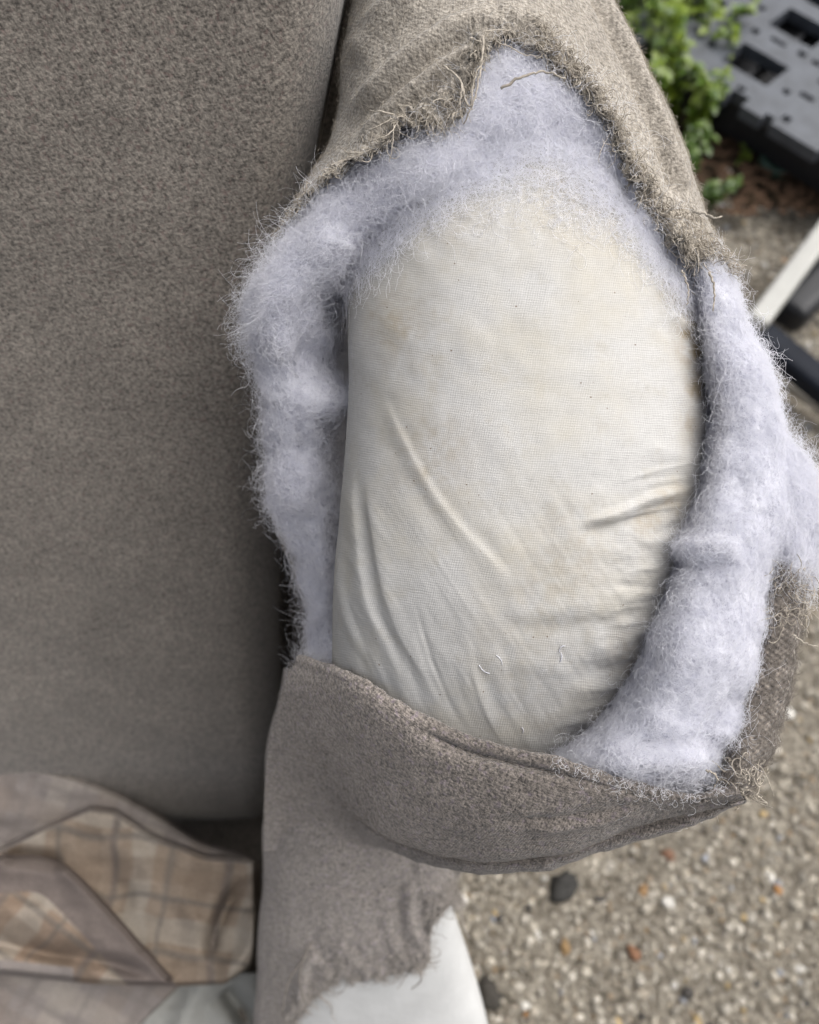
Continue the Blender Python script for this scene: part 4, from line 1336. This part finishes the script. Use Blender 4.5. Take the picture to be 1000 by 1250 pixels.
pallet = empty('pallet', (PO[0], PO[1], 0.02))
pallet.rotation_euler = (0, 0, math.atan2(e1[1], e1[0]))
tag(pallet, 'black plastic pallet with square holes lying on soil beside weeds', 'pallet')
holes = []
for (hx, hy, a, b) in ((922, 78, 0.102, 0.072), (978, 34, 0.10, 0.072), (1040, 105, 0.102, 0.072), (1075, 160, .03, .02)):
    u, v = loc(hx, hy); holes.append((u - a / 2, u + a / 2, v - b / 2, v + b / 2))
u0, v0 = loc(922, 78); u1, v1 = loc(978, 34)
holes.append((u0 - .26, u0 - .172, v0 - .031, v0 + .031))
for (hx, hy, a, b) in ((922, 38, .016, .016), (979, 66, .018, .014), (950, 51, .034, .010), (850, 21, .045, .02), (997, 77, .02, .012), (878, 3, .03, .02), (902, 30, .012, .008)):
    u, v = loc(hx, hy); holes.append((u - a / 2, u + a / 2, v - b / 2, v + b / 2))
for (hx, hy, a, b) in ((960, 112, .014, .014), (905, 108, .016, .012), (868, 55, .014, .014), (930, 10, .014, .014), (985, 118, .03, .012), (960, 145, .016, .016), (1000, 0, .05, .04), (915, -14, .06, .045)):
    u, v = loc(hx, hy); holes.append((u - a / 2, u + a / 2, v - b / 2, v + b / 2))
LU, LVV = 0.8, 0.75
for (u, w_, dpt) in ((0.17, 0.03, 0.022), (0.255, 0.036, 0.026), (0.335, 0.02, 0.016), (0.455, 0.04, 0.024), (0.06, 0.03, 0.02), (0.56, 0.03, 0.02), (0.68, 0.03, 0.02)):
    holes.append((u, u + w_, -0.001, dpt))
us = sorted(set([0, LU] + [min(max(h_[k], 0), LU) for h_ in holes for k in (0, 1)]))
vs = sorted(set([0, LVV] + [min(max(h_[k], 0), LVV) for h_ in holes for k in (2, 3)]))
solid = np.ones((len(us) - 1, len(vs) - 1), bool)
for i in range(len(us) - 1):
    for j in range(len(vs) - 1):
        cu2, cv3 = (us[i] + us[i + 1]) / 2, (vs[j] + vs[j + 1]) / 2
        if any(h_[0] < cu2 < h_[1] and h_[2] < cv3 < h_[3] for h_ in holes): solid[i, j] = False
V, F, cache = [], [], {}


def vid(i, j, z):
    if (i, j, z) not in cache:
        cache[(i, j, z)] = len(V); V.append((us[i], vs[j], z))
    return cache[(i, j, z)]


z1, z0 = PZ - 0.02, PZ - 0.045
for i in range(len(us) - 1):
    for j in range(len(vs) - 1):
        if not solid[i, j]: continue
        F.append((vid(i, j, z1), vid(i + 1, j, z1), vid(i + 1, j + 1, z1), vid(i, j + 1, z1)))
        F.append((vid(i, j, z0), vid(i, j + 1, z0), vid(i + 1, j + 1, z0), vid(i + 1, j, z0)))
        for di, dj, a, b in ((-1, 0, (i, j + 1), (i, j)), (1, 0, (i + 1, j), (i + 1, j + 1)), (0, -1, (i, j), (i + 1, j)), (0, 1, (i + 1, j + 1), (i, j + 1))):
            ni, nj = i + di, j + dj
            if not (0 <= ni < solid.shape[0] and 0 <= nj < solid.shape[1]) or not solid[ni, nj]:
                F.append((vid(*a, z0), vid(*b, z0), vid(*b, z1), vid(*a, z1)))
me = bpy.data.meshes.new('deck'); me.from_pydata(V, [], F)


def pal_part(name, me, mat, loc_=(0, 0, 0)):
    o = bpy.data.objects.new(name, me); COL.objects.link(o); me.materials.append(mat) if not me.materials else None
    o.parent = pallet; o.location = loc_
    return o


pal_part('deck', me, M['black_plastic'])
skm = box_mesh('skirt', (LU - 0.01, 0.012, 0.07), 0.003, 1)
pal_part('skirt', skm, M['dark_plastic'], (LU / 2, 0.034, 0.05))
pal_part('skirt', skm, M['dark_plastic'], (LU / 2, LVV - 0.034, 0.05))
pal_part('bottom_deck', box_mesh('bottom_deck', (LU - 0.06, LVV - 0.1, 0.012), 0.003, 1), M['dark_plastic'], (LU / 2, LVV / 2, 0.02))
fm = box_mesh('foot', (0.12, 0.11, 0.09), 0.01, 2)
for u in (0.07, LU / 2, LU - 0.07):
    for v in (0.10, LVV / 2, LVV - 0.10):
        pal_part('foot', fm, M['dark_plastic'], (u, v, 0.04))
rm = box_mesh('rib', (0.008, LVV - 0.1, 0.03), 0.001, 1)
for u in np.linspace(0.14, LU - 0.1, 7):
    pal_part('rib', rm, M['dark_plastic'], (float(u), LVV / 2, 0.068))

# ------------------------------------------------------------------ metal frame at the right
fr = empty('metal_frame', on_level(925, 400, 0.0))
tag(fr, 'white metal bar joined to a black bar, lying on the concrete', 'metal frame')


def bar(name, a, b, w_, t_, mat, ext=0.0):
    a, b = np.asarray(a, float), np.asarray(b, float)
    L = np.linalg.norm(b - a)
    o = link(name, box_mesh(name, (L + ext, w_, t_), min(w_, t_) * 0.28, 3), mat)
    o.rotation_mode = 'QUATERNION'
    o.rotation_quaternion = Vector((b - a)).to_track_quat('X', 'Z')
    o.location = (a + b) / 2
    o.parent = fr; o.matrix_parent_inverse = Matrix.Translation(fr.location).inverted()
    return o


bar('white_bar', on_level(922, 396, .13), on_level(1030, 252, .13), 0.034, 0.026, M['white_metal'])
bar('black_bar', on_level(925, 408, .10), on_level(1050, 508, .10), 0.046, 0.04, M['black_metal'])
bar('grey_bar', on_level(940, 452, .03), on_level(1060, 536, .03), 0.02, 0.02, M['grey_metal'])
bar('foot_block', on_level(958, 388, .06), on_level(1040, 310, .06), 0.06, 0.06, M['dark_plastic'])
bar('post', on_level(926, 400, .02), on_level(926, 400, .10) * np.array([1, 1, 0]) + np.array([0, 0, 0.10]), 0.03, 0.03, M['black_metal'])

# green cap on the soil
gc = on_level(950, 196, 0.03)
u, v = np.meshgrid(np.linspace(0, 2 * np.pi, 40, endpoint=False), np.linspace(0, 1, 8))
prof_r = np.array([0.0, 0.02, 0.022, 0.030, 0.034, 0.036, 0.036, 0.034]); prof_z = np.array([0.004, 0.004, 0.012, 0.014, 0.012, 0.006, -0.012, -0.014])
V = np.stack([prof_r[:, None] * np.cos(u), prof_r[:, None] * np.sin(u), prof_z[:, None] + 0 * u], -1)
cap = link('plastic_cap', raw_mesh('plastic_cap', V.reshape(-1, 3), grid_faces(8, 40, closed=True)), M['green_plastic'])
cap.location = gc; cap.rotation_euler = (0.25, -0.1, 0)
tag(cap, 'round dark green plastic cap on the soil under the pallet edge', 'cap')

# ------------------------------------------------------------------ weeds
def leaf_mesh(name, seed):
    r = np.random.default_rng(seed)
    # lobed leaf, unit length along +y, slightly cupped
    half = [(0.03, 0), (0.06, 0.18), (0.22, 0.26), (0.30, 0.40), (0.20, 0.46), (0.30, 0.62), (0.26, 0.74), (0.16, 0.78), (0.14, 0.92), (0.0, 1.0)]
    half = [(x * r.uniform(0.85, 1.2), y) for x, y in half]
    V, F = [], []
    for x, y in half:
        z = -0.35 * y * y + 0.25 * y
        V += [(-x, y, z + 0.35 * x), (0, y, z), (x, y, z + 0.35 * x)]
    for i in range(len(half) - 1):
        a = i * 3
        F += [(a, a + 1, a + 4, a + 3), (a + 1, a + 2, a + 5, a + 4)]
    me = bpy.data.meshes.new(name); me.from_pydata(V, [], F)
    me.polygons.foreach_set('use_smooth', np.ones(len(F), bool))
    return me


leaf_sets = {}
for key in ('leaf', 'dark_leaf'):
    leaf_sets[key] = [leaf_mesh('leaf', s_) for s_ in (1, 2, 3)]
    for m_ in leaf_sets[key]: m_.materials.append(M[key])


def weed(px, py, height, nl, size, mat, label, seed, z=0.02):
    r = random.Random(seed)
    p = on_level(px, py, z)
    root = empty('weed', p)
    tag(root, label, 'weed', 'weeds growing beside the pallet')
    for sidx in range(4):
        a = r.uniform(0, 6.28); lean = r.uniform(0.1, 0.5) * height
        path = np.array([[0, 0, -0.01], [math.cos(a) * lean * .3, math.sin(a) * lean * .3, height * .4], [math.cos(a) * lean, math.sin(a) * lean, height * r.uniform(.7, 1)]])
        q = dense(path, 10)
        st = link('stem', tube_mesh('stem', q, np.linspace(0.0022, 0.001, 10), 6), M['bark'])
        st.parent = root
        for k in range(nl // 4):
            f = r.uniform(0.25, 1.0)
            b = q[min(int(f * 9.99), 9)]
            o = bpy.data.objects.new('leaf', r.choice(leaf_sets[mat])); COL.objects.link(o)
            o.parent = root; o.location = b
            s_ = size * r.uniform(0.6, 1.3)
            o.scale = (s_, s_, s_)
            o.rotation_euler = (r.uniform(-0.3, 0.7), r.uniform(-0.5, 0.5), r.uniform(0, 6.28))
    return root


weed(792, 60, 0.20, 152, 0.026, 'leaf', 'yellow green weed at the very top, close to the seam of the wing', 1)
weed(838, 78, 0.20, 160, 0.024, 'leaf', 'bright tall weed growing over the corner of the pallet', 2)
weed(808, 150, 0.17, 140, 0.026, 'leaf', 'mid green weed next to the frayed seam of the wing', 3)
weed(842, 168, 0.15, 160, 0.024, 'leaf', 'lush green weed spreading below the pallet corner', 4)
weed(866, 250, 0.07, 80, 0.018, 'dark_leaf', 'low dark weed beside the lowest torn threads', 5)
weed(776, 100, 0.16, 140, 0.026, 'dark_leaf', 'dark weed mostly hidden behind the wing cover', 6)
weed(800, 0, 0.20, 140, 0.026, 'leaf', 'leafy weed at the top edge beside the far corner of the pallet', 7)
weed(905, 200, 0.03, 44, 0.011, 'leaf', 'tiny weed sprouting from soil under the pallet skirt', 8)
weed(965, -40, 0.13, 96, 0.022, 'leaf', 'weed beyond the pallet at the top right', 9)
weed(768, 40, 0.17, 96, 0.027, 'dark_leaf', 'dark fine leaved weed at the top, against the edge of the wing seam', 11)
weed(806, 95, 0.19, 110, 0.028, 'leaf', 'fresh green weed between the wing seam and the pallet corner', 12)
weed(850, 120, 0.17, 100, 0.028, 'leaf', 'yellow tipped weed leaning over the front skirt of the pallet', 13)
weed(752, 10, 0.16, 96, 0.030, 'leaf', 'light green weed touching the top of the wing seam', 14)
weed(786, 118, 0.15, 96, 0.030, 'leaf', 'half hidden green weed emerging from behind the right silhouette of the wing', 15)
weed(838, 215, 0.10, 112, 0.020, 'dark_leaf', 'small dark weed below the lush green one', 10)

# dead leaves and crumbs on the soil
r = np.random.default_rng(5)
n = 260
q = np.array([on_level(a, b, 0.03) for a, b in zip(r.uniform(845, 1010, n), r.uniform(170, 262, n))])
Vs, Fs = [], []
for p in q:
    s_ = r.uniform(0.006, 0.017); a = r.uniform(0, 6.28)
    base_i = len(Vs)
    for (x, y, z) in ((-.5, 0, 0), (0, -.8, .2), (.5, 0, 0), (0, 1, .3), (0, 0, .25)):
        Vs.append((p[0] + s_ * (x * math.cos(a) - y * math.sin(a)), p[1] + s_ * (x * math.sin(a) + y * math.cos(a)), p[2] + s_ * z))
    for k in range(4):
        Fs.append((base_i + k, base_i + (k + 1) % 4, base_i + 4))
me = bpy.data.meshes.new('leaf_litter'); me.from_pydata(Vs, [], Fs)
dl = link('leaf_litter', me, M['dead_leaf'])
tag(dl, 'brown dead leaf litter on the soil in front of the pallet', 'leaf litter', kind='stuff')
